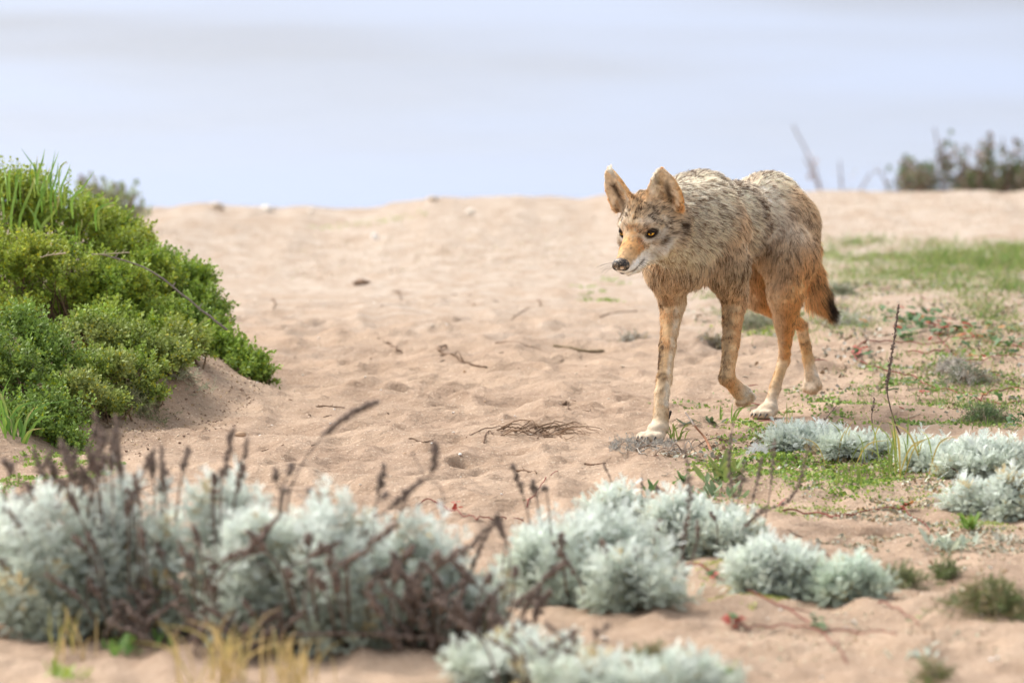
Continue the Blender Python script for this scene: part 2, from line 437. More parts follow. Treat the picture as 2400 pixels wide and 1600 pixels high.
# head
hd = -fH
ell(H(-.056, 0, .004), RH, (.058, .053, .050), .012, .013, 'head', hd+.15*uH)
ell(H(-.066, 0, .024), RH, (.042, .046, .040), .014, .013, 'head', hd+.25*uH)
ell(H(-.018, 0, .010), RH, (.036, .042, .026), .012, .010, 'head', hd+.3*uH)
for s in (1, -1):
    ell(H(-.038, s*.036, -.026), RH, (.046, .026, .034), .014, .018, 'head', hd+.4*s*lH-.15*uH)
    ell(H(-.080, s*.050, -.024), RH, (.036, .028, .046), .02, .030, 'head', hd*.9+.5*s*lH-.4*uH)
    cone(H(-.004, s*.027, .0125), H(-.024, s*.045, .009), .0105, .011, .01, .008, 'head', hd+.6*s*lH)
cone(H(-.006, 0, -.014), H(.050, 0, -.024), .0345, .0240, .012, .006, 'muzzle', hd)
cone(H(.050, 0, -.024), H(.092, 0, -.0315), .0240, .0185, .008, .0045, 'muzzle', hd)
for s in (1, -1): ell(H(.066, s*.0115, -.0385), RH, (.034, .0145, .0165), .006, .005, 'muzzle', hd-.2*uH)
cone(H(-.035, 0, -.060), H(.036, 0, -.058), .031, .0190, .01, .010, 'jaw', hd-.15*uH)
cone(H(.036, 0, -.058), H(.073, 0, -.0565), .0190, .0120, .006, .004, 'jaw', hd)
# ears: cupped leaves, sampled as a sheet of given thickness
def ear_pts(s):
    base = H(-.066, s*(.052 if s > 0 else .047), .022); tip = H(-.070, s*.068, .128)
    up = nrm(tip-base); out = nrm(RH @ A(.95, s*.30, 0)); out = nrm(out-up*(out @ up)); wd = np.cross(up, out)
    Q = []
    Lh = np.linalg.norm(tip-base)
    for t in np.linspace(0, 1, 33):
        hw = .0405*(np.interp(t, [0, .25, .5, .75, .9, 1], [.86, 1, .95, .70, .44, .14]))
        for u in np.linspace(-1, 1, 23):
            cup = .020*(1-.6*t)*(1-.15*t)*u*u
            Q.append(base+up*Lh*t*(1-.04*u*u)+wd*hw*u+out*(cup-.010*(1-t)))
    return np.array(Q), up, out
EAR = {}
for s in (1, -1):
    Q, up, out = ear_pts(s); EAR[s] = (Q, up, out)
    PR.append(('p', (Q, .0044), .008, up, .0055, 'ear'))
# near fore leg, planted (the animal's right)
leg = -uB
cone(W(1580, 560, 14.86), W(1566, 628, 14.80), .070, .050, .025, .022, 'fleg', leg)
cone(W(1566, 628, 14.80), W(1576, 705, 14.87), .050, .029, .02, .016, 'fleg', leg)
cone(W(1576, 705, 14.87), W(1565, 812, 14.80), .0275, .0160, .012, .011, 'fleg', leg)
cone(W(1565, 812, 14.80), W(1557, 885, 14.745), .0175, .0155, .01, .008, 'fleg', leg)
cone(W(1557, 885, 14.745), W(1552, 920, 14.725), .0165, .0160, .01, .008, 'fleg', leg)
cone(W(1552, 920, 14.725), W(1548, 985, 14.70), .0160, .0185, .01, .008, 'paw', leg)
pawA = W(1543, 1004, 14.685)
ell(pawA, np.stack([nrm(A(-.45, -.9, 0)), nrm(A(.9, -.45, 0)), uB], 1), (.030, .025, .017), .01, .006, 'paw', A(-.4, -.8, -.3))
TOES = []
def toes(c, f, up, spread, ln, r, k=.005, fur=.005, cl=True):
    l = np.cross(up, f)
    for i, (o, e) in enumerate(((-1.45, .72), (-.5, 1), (.5, 1), (1.45, .72))):
        a_ = c+l*o*spread*.55; b_ = c+l*o*spread+f*ln*e
        cone(a_, b_, r*1.0, r, k, fur, 'paw', f)
        TOES.append((b_, f, up, r, cl))
fA = nrm(A(-.52, -.85, 0)); gA = gz(*W(1530, 1030, 14.66)[:2])
toes(A(pawA[0], pawA[1], gA+.014)+fA*.012, fA, uB, .0155, .040, .0122, .003)
# other fore leg, lifted with the wrist folded (the animal's left)
cone(W(1688, 545, 14.86), W(1700, 625, 14.83), .068, .052, .025, .022, 'fleg', leg)
cone(W(1700, 625, 14.83), W(1722, 700, 14.90), .052, .028, .02, .016, 'fleg', leg)
cone(W(1720, 700, 14.90), W(1713, 800, 14.845), .0265, .0180, .012, .011, 'fleg', leg)
cone(W(1713, 800, 14.845), W(1704, 884, 14.80), .0195, .0165, .01, .008, 'fleg', leg)
wB, mB = W(1704, 886, 14.80), W(1732, 916, 14.86)
cone(wB, mB, .0165, .0170, .010, .008, 'fleg', mB-wB)
tB = W(1748, 934, 14.885)
cone(mB, W(1742, 919, 14.875), .0175, .0175, .008, .012, 'paw', tB-mB)
fT = nrm(W(1746, 944, 14.86)-W(1738, 915, 14.885))
toes(W(1742, 920, 14.878), fT, nrm(np.cross(fT, lB)), .0125, .027, .0085, .0020, .009, False)
# near hind leg, planted (the animal's left)
cone(W(1846, 525, 15.26), W(1846, 600, 15.18), .074, .064, .03, .026, 'hleg', leg)
cone(W(1846, 600, 15.18), W(1842, 690, 15.13), .064, .038, .025, .018, 'hleg', leg)
cone(W(1850, 640, 15.24), W(1846, 735, 15.22), .046, .024, .02, .018, 'hleg', leg)
cone(W(1842, 690, 15.13), W(1840, 775, 15.235), .038, .0185, .015, .012, 'hleg', leg)
cone(W(1840, 775, 15.235), W(1838, 842, 15.32), .0185, .0125, .01, .008, 'hleg', leg)
cone(W(1838, 842, 15.32), W(1818, 905, 15.285), .0135, .0125, .008, .007, 'hpaw', leg)
cone(W(1818, 905, 15.285), W(1806, 945, 15.265), .0125, .0150, .008, .007, 'hpaw', leg)
fC = nrm(A(-.5, -.87, 0)); pC = W(1802, 955, 15.255); gC = gz(*pC[:2])
ell(A(pC[0], pC[1], gC+.020)+fC*.005, np.stack([fC, np.cross(uB, fC), uB], 1), (.032, .024, .018), .01, .006, 'paw', fC-.3*uB)
toes(A(pC[0], pC[1], gC+.012)+fC*.014, fC, uB, .0135, .032, .0112, .003)
# far hind leg, pushing off with the hock high (the animal's right)
cone(W(1745, 530, 15.33), W(1752, 610, 15.27), .066, .055, .03, .026, 'hleg', leg)
cone(W(1752, 610, 15.27), W(1780, 685, 15.27), .055, .036, .025, .020, 'hleg', leg)
cone(W(1780, 690, 15.27), W(1840, 738, 15.38), .036, .020, .015, .012, 'hleg', W(1840, 738, 15.38)-W(1780, 690, 15.27))
cone(W(1840, 738, 15.38), W(1878, 762, 15.46), .020, .0135, .01, .009, 'hleg', leg)
cone(W(1879, 764, 15.46), W(1894, 840, 15.465), .0140, .0130, .008, .007, 'hpaw', leg)
cone(W(1894, 840, 15.465), W(1903, 885, 15.46), .0130, .0170, .008, .008, 'hpaw', leg)
fD = nrm(W(1906, 930, 15.43)-W(1903, 885, 15.46)); 
toes(W(1903, 888, 15.458), fD, nrm(np.cross(fD, lB)), .0120, .031, .0095, .0025, .008, False)
# tail
T_ = [W(1862, 500, 15.44), W(1890, 585, 15.53), W(1898, 640, 15.55), W(1917, 692, 15.55), W(1942, 724, 15.55)]
for i in range(4): cone(T_[i], T_[i+1], (.030, .026, .026, .022)[i], (.026, .026, .022, .012)[i], .015, (.03, .034, .036, .040)[i], 'tail')

HG = .0042
allb = []
def prim_bb(p):
    if p[0] == 'c': a_, b_, r1, r2 = p[1]; m = max(r1, r2); return np.minimum(a_, b_)-m, np.maximum(a_, b_)+m
    if p[0] == 'e': c_, R_, r_ = p[1]; m = r_.max(); return c_-m, c_+m
    Q_, r_ = p[1]; return Q_.min(0)-r_, Q_.max(0)+r_
def prim_d(p, P):
    if p[0] == 'c': return sd_cone(P, *p[1])
    if p[0] == 'e': return sd_ell(P, *p[1])
    return sd_pts(P, *p[1])
BBs = [prim_bb(p) for p in PR]
lo = np.min([b[0] for b in BBs], 0)-.03; hi = np.max([b[1] for b in BBs], 0)+.03
dims = np.ceil((hi-lo)/HG).astype(int)+1
DV = np.full(dims, .12, np.float32)
def local(b0, b1, m):
    i0 = np.clip(((b0-m-lo)/HG).astype(int), 0, dims-1); i1 = np.clip(((b1+m-lo)/HG).astype(int)+2, 1, dims)
    sl = tuple(slice(x, y) for x, y in zip(i0, i1))
    gx, gy, gz_ = np.meshgrid(*[lo[k]+HG*np.arange(i0[k], i1[k]) for k in range(3)], indexing='ij')
    return sl, np.stack([gx, gy, gz_], -1)
for p, (b0, b1) in zip(PR, BBs):
    sl, P = local(b0, b1, .012 if p[0] == 'p' else .035)
    d = prim_d(p, P)
    DV[sl] = smin(DV[sl], d, p[2])
# eye sockets and the slit of the mouth
EYE = {s: H(-.0050, s*.0345, -.0005) for s in (1, -1)}
for s in (1, -1):
    sl, P = local(EYE[s]-.012, EYE[s]+.012, .004)
    DV[sl] = np.maximum(DV[sl], -(np.linalg.norm(P-(EYE[s]+RH @ A(.002, s*.002, 0)), axis=-1)-.0092))
BV, BF = surface_nets(DV, lo, HG)
del DV
def vnormals(V, F):
    n = np.cross(V[F[:, 2]]-V[F[:, 0]], V[F[:, 3]]-V[F[:, 1]]); N_ = np.zeros_like(V)
    for k in range(4): np.add.at(N_, F[:, k], n)
    return nrm(N_)
def relax(V, F, it, w_):
    for _ in range(it):
        S_ = np.zeros_like(V); c_ = np.zeros(len(V))
        for k in range(4):
            np.add.at(S_, F[:, k], V[F[:, (k+1) % 4]]); np.add.at(c_, F[:, k], 1)
        V = V*(1-w_)+w_*S_/c_[:, None]
    return V
BV = relax(BV, BF, 2, .5)
BN = vnormals(BV, BF)
if ((BV-BV.mean(0))*BN).sum() < 0: BF = BF[:, ::-1]; BN = -BN
# blend flow, fur length and regions over the skin
DD = np.full((len(PR), len(BV)), .2, np.float32)
for i, (p, (b0, b1)) in enumerate(zip(PR, BBs)):
    m = ((BV > b0-.05) & (BV < b1+.05)).all(1)
    if m.any(): DD[i, m] = prim_d(p, BV[m])
WT = np.exp(-(DD-DD.min(0))/.011); WT /= WT.sum(0)
flow = nrm(WT.T @ np.array([p[3] for p in PR])); furl = WT.T @ np.array([p[4] for p in PR])
REG = {}
for i, p in enumerate(PR): REG[p[5]] = REG.get(p[5], 0)+WT[i]
reg = lambda n: REG.get(n, np.zeros(len(BV)))
hl = (BV-OH) @ RH; ha, hb, hc = hl.T                  # head coordinates: forward, left, up
bl = (BV-CH) @ RB; ba_, bb_, bc_ = bl.T               # body coordinates
n3 = lambda sc, s=0: noise3(BV[:, 0]/sc, BV[:, 1]/sc, BV[:, 2]/sc, s)
hm = hc-.002*sstep(0, .06, ha)                     # up, measured from the line of the muzzle
# ---- coat colours: light hair, dark hair and the share of dark hair
CREAM, GREY, TAN, ORG, BRN, BLK, WHT = A(1.0, .90, .745), A(.70, .58, .45), A(.76, .56, .33), A(.84, .50, .19), A(.20, .125, .075), A(.05, .037, .03), A(.97, .94, .89)
nV = len(BV)
LT = np.zeros((nV, 3)); DK = np.zeros((nV, 3)); PD = np.zeros(nV)
def put(w_, lt, dk, pd):
    global LT, DK, PD
    w_ = np.clip(w_, 0, 1)[:, None]
    LT = LT*(1-w_)+w_*lt; DK = DK*(1-w_)+w_*dk; PD = PD*(1-w_[:, 0])+w_[:, 0]*pd
put(np.ones(nV), CREAM, BRN*1.0, .22)
put(reg('saddle'), CREAM, BRN*.9, .29)
put(reg('rump'), CREAM*1.03, BRN*1.1, .20)
side = sstep(.02, -.085, bc_)*(reg('body')+reg('rump')*.7)
put(side*.8, TAN*.5+CREAM*.5, BRN*1.4, .24)
put(reg('chest'), TAN*.6+CREAM*.4, BRN*1.3, .22)
put(reg('neck'), CREAM*.97, BRN*1.1, .28)
put(reg('throat'), CREAM*.97, TAN*.6, .28)
put(reg('fleg'), ORG*.80+.14, BRN*1.6, .10)
put(reg('fleg')*sstep(.26, .37, BV[:, 2]), TAN*.6+CREAM*.4, BRN*1.3, .25)
put(reg('hleg'), ORG*.86+.10, BRN*1.5, .10)
put(reg('hleg')*sstep(.28, .42, BV[:, 2]), TAN*.7+CREAM*.28, BRN*1.2, .28)
put(reg('hpaw'), ORG*.55+TAN*.35+.02, BRN*1.3, .22)
put(reg('paw'), TAN*.95, BRN*1.5, .20)
zl = BV[:, 2]+.03*n3(.03, 91)
put((reg('hpaw')+reg('paw'))*sstep(.12, .0, zl)*.6, WHT*.62+TAN*.2, TAN*.8, .24)
put(reg('paw')*sstep(.1, .7, BN[:, 0])*(BV[:, 2] > .08)*.8, WHT*.95, GREY, .12)
put(reg('tail'), ORG*.9+.09, BRN*.9, .18)
# shade of the flank folds painted into the coat: darker lines down the side
for (q, wd, amt) in ((-.085, .016, .35), (-.205, .014, .45), (-.240, .010, .3), (-.02, .014, .25)):
    ln = np.exp(-((ba_-q-.30*np.minimum(bc_, .1)*.4-.018*n3(.05, 3))/wd)**2)*sstep(-.12, -.02, bc_)*(reg('body')+reg('saddle')+reg('rump'))
    put(ln*amt, GREY*.8, BLK*1.4, .75)
put(np.exp(-((ba_+.285)/.045)**2)*np.exp(-((bc_-.01)/.07)**2)*(bb_ > 0)*.5, WHT*.93, GREY, .14)    # pale flank
put(np.exp(-((ba_-.07)/.05)**2-((bc_+.085)/.03)**2)*.5, TAN*.6, BRN*.7, .6)                       # dark breast patch
put(np.exp(-((bb_)/.03)**2)*sstep(.06, .11, bc_)*(reg('body')+reg('saddle')+reg('rump'))*.5, GREY, BLK*1.5, .6)
# fore legs: dark stripe down the front, pale inside
stripeA = np.exp(-((BV[:, 0]-np.interp(BV[:, 2], [.10, .16, .30, .36], [W(1553, 0, 14.72)[0], W(1551, 0, 14.73)[0], W(1551, 0, 14.78)[0], W(1560, 0, 14.8)[0]]))/.010)**2)*sstep(.095, .13, BV[:, 2])*(.35+.65*sstep(.26, .19, BV[:, 2]))*sstep(.36, .30, BV[:, 2])*(BN[:, 1] < .3)
isA = (BV[:, 0] < W(1640, 0, 14.85)[0])
put(reg('fleg')*stripeA*isA*.85, TAN*.7, BRN*.6, .75)
put(reg('fleg')*isA*sstep(.1, .5, BN[:, 0])*.7, CREAM*.93, TAN, .25)
stripeB = sstep(.35, -.55, BN[:, 0])*sstep(.10, .15, BV[:, 2])*sstep(.42, .22, BV[:, 2])
put(reg('fleg')*stripeB*(~isA)*.75, TAN*.7, BRN*.6, .62)
put(reg('hleg')*sstep(.2, -.7, BN[:, 0])*.5*sstep(.46, .3, BV[:, 2]), CREAM*.85, TAN, .25)
put(reg('hleg')*sstep(-.1, .8, BN[:, 0])*sstep(.48, .36, BV[:, 2])*.6, ORG, BRN, .2)
put(reg('tail')*sstep(W(1932, 0, 15.55)[0], W(1947, 0, 15.55)[0], BV[:, 0]+.006*n3(.02, 92))*sstep(.36, .31, BV[:, 2]), BRN*.6, BLK, .8)
# face
HEAD = np.clip(reg('head')+reg('muzzle')+reg('jaw')+reg('ear'), 0, 1)*(ha > -.13)
put(HEAD, TAN*.7+CREAM*.3, BRN*1.0, .26)
put(HEAD*sstep(.0, .02, np.abs(hb)-.012)*(hc > -.01)*.5*(ha < 0), CREAM*.9, BLK*1.6, .42)
put(HEAD*np.exp(-(hb/.011)**2)*(hc > 0)*.7, TAN*.9, BRN, .4)                                          # brown blaze
put(HEAD*sstep(.004, .042, ha+.014*n3(.008, 95)-.20*np.maximum(np.abs(hb)-.02, 0))*sstep(-.034, -.016, hm+.10*np.maximum(ha-.04, 0)+.006*n3(.007, 96)), A(.80, .43, .17), BRN*1.4, .20)
put(HEAD*sstep(.045, .078, ha)*(hm > -.045)*.65, TAN*.9+A(.1, .04, .02), BRN*1.5, .22)
lip = sstep(-.020, -.032, hm+.06*ha+.004*n3(.007, 97))*sstep(-.07, -.02, ha)
put(HEAD*lip, WHT, GREY*.9, .09)
put(HEAD*sstep(-.060, -.070, hm+.05*ha)*.6, CREAM, TAN*.8, .3)
put(HEAD*sstep(.35, .7, n3(.0045, 98))*(ha > -.01)*(hm > -.03)*.6, BRN*1.5, BRN, .6)
mouth = np.exp(-((hm+.0535-.06*np.maximum(ha-.05, 0))/.0026)**2)*sstep(.018, .035, ha)*(np.abs(hb) > .002)
put(HEAD*mouth*.9, BLK*1.6, BLK, .6)
ck = np.exp(-((ha+.072)/.024)**2-((hc+.022)/.020)**2)*(np.abs(hb) > .03)
put(HEAD*ck*.9, GREY*.6, BLK*1.3, .72)                                                                # dark cheek
put(HEAD*np.exp(-((ha+.04)/.018)**2-((hc+.012)/.010)**2)*(np.abs(hb) > .03)*.7, CREAM, BRN, .25)
put(HEAD*np.exp(-((ha+.012)/.014)**2-((hc+.022)/.009)**2)*(np.abs(hb) > .018)*.75, GREY*.75, BLK*1.3, .6)  # under the eye
put(HEAD*np.exp(-((ha+.010)/.016)**2-((hc-.020)/.010)**2-((np.abs(hb)-.026)/.012)**2)*.8, WHT*.88, BRN, .2)  # pale brow
ed = np.minimum(*[np.linalg.norm(((BV-EYE[s]) @ RH)/A(1.35, 1.25, .82), axis=1) for s in (1, -1)])
put(HEAD*sstep(.0175, .0125, ed), BLK*.8, BLK*.7, .9)
put(HEAD*np.exp(-((ed-.021)/.004)**2)*(hc < 0)*.7, WHT*.85, GREY, .2)
furl = np.where(HEAD > .4, furl*np.clip((ed-.009)/.016, 0, 1), furl)
NOSE = H(.102, 0, -.0285)
nd = np.linalg.norm(((BV-NOSE) @ RH)/A(1, 1.1, 1), axis=1)
furl *= np.clip((nd-.017)/.012, .0, 1)
# ears: tawny rim and back, pale hair along the front inner edge, dark hollow
for s in (1, -1):
    Q, up, out = EAR[s]; e = (BV-H(-.066, s*.052, .024)); eu = e @ up; eo = e @ out; wdv = np.cross(up, out); ew = (e @ wdv)
    inner = (BN @ out > .15)*reg('ear'); t_ = np.clip(eu/.12, 0, 1); hw_ = .0405*np.interp(t_, [0, .25, .5, .75, .9, 1], [.86, 1, .95, .70, .44, .14])
    u_ = ew/np.maximum(hw_, .004); med = u_*(1 if (wdv @ (RH @ A(0, -s, 0))) > 0 else -1)             # +1 on the edge towards the crown
    onside = (hb*s > 0)
    put(reg('ear')*onside, ORG*1.0+.06, BRN*1.3, .16)
    put(inner*onside*sstep(1.0, .72, np.abs(u_)), CREAM*.6+TAN*.4, BRN*1.8, .12)
    put(inner*onside*np.exp(-((med+.20)/.20)**2)*sstep(.75, .35, t_)*.9, BRN*.5, BLK*.8, .85)
    put(inner*onside*np.exp(-((med-.55)/.28)**2)*.8, WHT, GREY, .08)
    furl = np.where((inner*onside) > .3, np.maximum(furl, .006+.006*np.exp(-((med-.5)/.3)**2)), furl)
# skin mesh takes the mean coat colour
mean = LT*(1-PD[:, None])+DK*PD[:, None]
skin_col = mean*(.92+.22*n3(.006, 93)+.1*n3(.013, 94))[:, None]
BASE = A(CH[0]+.07, 15.02, 0.0)
M_SKIN = mat_attr('coyote_skin', .9, .1, 0, .1, 200)
coyote = link('coyote', None, loc=BASE, label='tawny grey coyote walking over the sand with head lowered and forepaw lifted', cat='coyote')
coyote.empty_display_size = .2
link('body', make_mesh('body', BV-BASE, [BF], skin_col, True), M_SKIN, coyote)

# ---- fur strands
def hair_material():
    m, t, p = mat_base('fur'); at = t.nodes.new('ShaderNodeAttribute'); at.attribute_name = 'hcol'
    t.links.new(at.outputs['Color'], p.inputs['Base Color'])
    p.inputs['Roughness'].default_value = .6; p.inputs['Specular IOR Level'].default_value = .15
    tr = t.nodes.new('ShaderNodeBsdfTranslucent'); t.links.new(at.outputs['Color'], tr.inputs[0]); ms = t.nodes.new('ShaderNodeMixShader'); ms.inputs[0].default_value = .42
    t.links.new(p.outputs[0], ms.inputs[1]); t.links.new(tr.outputs[0], ms.inputs[2]); t.links.new(ms.outputs[0], t.nodes['Material Output'].inputs[0])
    return m
M_FUR = hair_material()
def hair_object(name, P, R, C, parent, base):
    """P (N,k,3) points, R (N,k) radii, C (N,k,3)"""
    N_, k = P.shape[:2]
    cu = bpy.data.hair_curves.new(name); cu.add_curves([k]*N_)
    cu.attributes['position'].data.foreach_set('vector', (P-base).astype(np.float32).ravel())
    ra = cu.attributes.get('radius') or cu.attributes.new('radius', 'FLOAT', 'POINT')
    ra.data.foreach_set('value', R.astype(np.float32).ravel())
    ca = cu.attributes.new('hcol', 'FLOAT_COLOR', 'POINT'); c4 = np.ones((N_*k, 4), np.float32); c4[:, :3] = np.clip(C.reshape(-1, 3), 0, 1)
    ca.data.foreach_set('color', c4.ravel())
    return link(name, cu, M_FUR, parent)
def grow(N_, wexp, dens):
    """roots spread over the skin, more where dens is larger"""
    a0, a1, a2, a3 = (BV[BF[:, i]] for i in range(4))
    ar = .5*np.linalg.norm(np.cross(a2-a0, a3-a1), axis=1)*dens[BF].mean(1)
    f = rng.choice(len(BF), N_, p=ar/ar.sum())
    u, v = rng.random((2, N_))[..., None]
    q = BF[f]; w4 = np.concatenate([(1-u)*(1-v), u*(1-v), u*v, (1-u)*v], 1)
    return lambda X: (X[q]*(w4[..., None] if X.ndim == 2 else w4)).sum(1)
headish = HEAD > .3
furl = np.where(furl > .0012, np.maximum(furl*1.15, .0055), furl)
dens = np.where(headish, 4.5, 1.0)*np.where(furl < .015, 2.0, 1.0)*(furl > .0012)
NH, KP = 430000, 6
g = grow(NH, 1, dens)
root, nn, fl, ln, lt, dk, pd = g(BV), nrm(g(BN)), g(flow), g(furl), g(LT), g(DK), g(PD)
isear = g(reg('ear')) > .5
fl = nrm(fl-nn*(fl*nn).sum(1, keepdims=True))
nz3 = lambda sc, s: noise3(root[:, 0]/sc, root[:, 1]/sc, root[:, 2]/sc, s)
cl = np.stack([nz3(.011, 41), nz3(.011, 42), nz3(.011, 43)], 1)       # tufts that lean together
cl2 = np.stack([nz3(.05, 44), nz3(.05, 45), nz3(.05, 46)], 1)
ln = np.where(ln > .02, ln*.86, ln)*rng.uniform(.6, 1.15, NH)*(1+.22*nz3(.03, 47))
short = (ln < .012)
lift = np.where(short, .50, .46)+.22*nz3(.02, 48)
lift = np.where(isear, .25, lift)
d0 = nrm(fl+nn*lift[:, None]+cl*.20+cl2*.20+rng.normal(0, .16, (NH, 3)))
bend = nrm(fl*.8-A(0, 0, .45)+cl*.25)
t = np.linspace(0, 1, KP)[None, :, None]
P = root[:, None]-nn[:, None]*.002+ln[:, None, None]*(d0[:, None]*t+(bend-d0)[:, None]*.38*t*t)
tuft = .5+.6*(.16*nz3(.024, 51)+.50*nz3(.0085, 52)+.50*nz3(.0042, 53))                    # dark hair comes in tufts
dark = rng.random(NH) < np.clip(pd+(tuft-.5)*2.0*np.clip(pd*3.2, 0, 1), .02, .97)
vary = rng.uniform(.85, 1.22, (NH, 1))
cb = np.where(dark[:, None], dk, lt)*vary
tt = np.linspace(0, 1, KP)[None, :, None]
longh = np.clip((ln-.016)/.016, 0, 1)[:, None, None]
# agouti banding on the long coat: dusky root, pale band, often a dark tip
band = 1-longh*(.12*np.exp(-(tt/.30)**2))
tipd = (rng.random(NH) < np.clip(pd*.8, 0, .5))[:, None, None]*longh
C_ = cb[:, None]*band
C_ = C_*(1-tipd*sstep(.72, .95, tt)*.75)
Rr = np.where(ln < .012, .00044, .00050)[:, None]*(1-.78*np.linspace(0, 1, KP)[None]**1.4)*np.where(headish[0], 1, 1)
hair_object('fur', P, Rr, C_, coyote, BASE)
# whiskers
wk = []
for s in (1, -1):
    for i in range(9):
        a_ = H(.052+.016*rng.random(), s*.021, -.038-.010*rng.random()); d_ = nrm(RH @ A(-.2+.5*rng.random(), s*1.0, -.35+.5*rng.random()))
        L_ = rng.uniform(.03, .06); q = np.linspace(0, 1, KP)[:, None]; wk.append(a_+d_*L_*q+A(0, 0, -.012)*q*q)
wk = np.array(wk); hair_object('whiskers', wk, np.full(wk.shape[:2], .00022), np.full(wk.shape, .12), coyote, BASE)

# ---- eyes, nose, claws
def uv_sphere(n=20, m=14):
    th = np.linspace(0, pi, m); ph = np.arange(n)/n*2*pi
    V = np.array([(sin(a_)*cos(b_), sin(a_)*sin(b_), cos(a_)) for a_ in th for b_ in ph])
    F = np.array([(i*n+j, (i+1)*n+j, (i+1)*n+(j+1) % n, i*n+(j+1) % n) for i in range(m-1) for j in range(n)])
    return V, F
M_EYE = mat_attr('eye_gloss', .06, .6, 0, .05, 300)
SV, SF = uv_sphere(36, 40)
for s in (1, -1):
    look = nrm(RH @ A(.86, s*.30+.10, .06)); R_ = frames(look[None])[0]; ang = np.degrees(np.arccos(np.clip(SV[:, 2], -1, 1)))
    col = np.where(ang[:, None] < 17, A(.004, .004, .004), np.where(ang[:, None] < 58, A(1.0, .50, .03)*(1-.35*np.exp(-((ang[:, None]-52)/6)**2)), A(.02, .015, .012)))
    c_ = EYE[s]+RH @ A(.0012, s*.001, 0)
    link('eye', make_mesh('eye', (SV*.0093) @ R_.T+c_-BASE, [SF], col, True), M_EYE, coyote)
    # lids close over the top and bottom of the ball
    ac = Acc(); side_ = nrm(np.cross(uH, look)); upv = np.cross(look, side_)
    for sg, op in ((1, .40), (-1, -.54)):
        for k_ in range(3):
            th = np.linspace(-1.25, 1.25, 11); rr = .0098+.0006*k_
            el = (op+sg*.34*k_)*np.cos(th)+.10*np.sin(th)*s*-1
            pts = c_+rr*(np.cos(el)*np.cos(th))[:, None]*look+rr*(np.cos(el)*np.sin(th))[:, None]*side_+rr*np.sin(el)[:, None]*upv
            tube(ac, pts, .0017, A(.03, .022, .018) if k_ < 2 else A(.10, .07, .05), 5)
    ac.build('eyelid', M_SKIN, coyote, BASE, True)
# nose pad
q_ = .0016; nlo = NOSE-.035; nd_ = 44
gx, gy, gw = np.meshgrid(*[nlo[k]+q_*np.arange(nd_) for k in range(3)], indexing='ij'); P3 = np.stack([gx, gy, gw], -1)
NS = 1.22
P3 = H(.094, 0, -.0295)+(P3-H(.094, 0, -.0295))/NS
D = sd_ell(P3, H(.096, 0, -.0260), RH, A(.0125, .0160, .0120))
D = smin(D, sd_ell(P3, H(.094, 0, -.0370), RH, A(.0105, .0085, .0100)), .006)
for s in (1, -1):
    D = smin(D, sd_ell(P3, H(.097, s*.0098, -.0285), RH, A(.0095, .0072, .0085)), .004)
    D = np.maximum(D, -smin(sd_ell(P3, H(.1075, s*.0064, -.0280), RH, A(.0070, .0038, .0036)), sd_cone(P3, H(.105, s*.008, -.0285), H(.098, s*.0158, -.032), .0022, .0012), .003))
D = np.maximum(D, -sd_cone(P3, H(.1095, 0, -.0255), H(.107, 0, -.0475), .0008, .0010))
NV, NF = surface_nets(D, nlo, q_); NV = relax(NV, NF, 1, .4)
nq = (NV-OH) @ RH
sp = noise3(NV[:, 0]/.0035, NV[:, 1]/.0035, NV[:, 2]/.0035, 5)*.6+noise3(NV[:, 0]/.0015, NV[:, 1]/.0015, NV[:, 2]/.0015, 6)*.5
ncol = np.where((sp > .10)[:, None], A(.26, .19, .13), A(.022, .019, .018)); ncol = np.where((nq[:, 2] < -.034)[:, None] & (sp < .45)[:, None], A(.02, .018, .017), ncol)
link('nose', make_mesh('nose', NV-BASE, [NF if ((NV-NV.mean(0))*vnormals(NV, NF)).sum() > 0 else NF[:, ::-1]], ncol, True), mat_attr('nose_pad', .45, .4, 0, .1, 300), coyote)
M_CLAW = mat_attr('claw', .4, .4, 0, .1, 300)
for (b_, f_, up_, r_, c_) in TOES:
    if not c_: continue
    ac = Acc(); q = np.linspace(0, 1, 6)[:, None]
    pts = b_+f_*(r_*.7+.013*q)+up_*(r_*.15-.008*q*q)
    tube(ac, pts, np.linspace(.0032, .0007, 6), A(.035, .028, .025), 6)
    ac.build('claw', M_CLAW, coyote, BASE, True)
ac = Acc(); d_ = W(1567, 972, 14.685); q = np.linspace(0, 1, 6)[:, None]
tube(ac, d_+A(.003, -.003, .006)*(1-q)*1.5+A(.001, -.004, -.010)*q, np.linspace(.0038, .001, 6), A(.03, .025, .022), 6); ac.build('claw', M_CLAW, coyote, BASE, True)

# ------------------------------------------------------------------ plant building blocks
def quad_leaf(w_, l_, bend=0.0, fold=0.0, n=1, z0=0.0):
    """narrow leaf along +z, width w, as n+1 rows"""
    V, F = [], []
    for i in range(n+1):
        t_ = i/n; hw = w_*.5*(.55+.9*t_-1.3*t_*t_*t_+.0) if n > 1 else w_*.5
        if i == n: hw *= .35
        y = bend*l_*t_*t_
        V += [(-hw, y+fold*hw, z0+l_*t_), (0, y, z0+l_*t_), (hw, y+fold*hw, z0+l_*t_)]
    for i in range(n):
        for j in range(2):
            a_ = i*3+j; F.append((a_, a_+1, a_+4, a_+3))
    return np.array(V, float), np.array(F)
def merge(parts):
    V, F, C, n = [], [], [], 0
    for v, f, c in parts:
        V.append(v); F.append(np.asarray(f)+n); C.append(np.broadcast_to(c, v.shape)); n += len(v)
    return np.concatenate(V), np.concatenate(F), np.concatenate(C)
def rotx(a_): return np.array([[1, 0, 0], [0, cos(a_), -sin(a_)], [0, sin(a_), cos(a_)]])
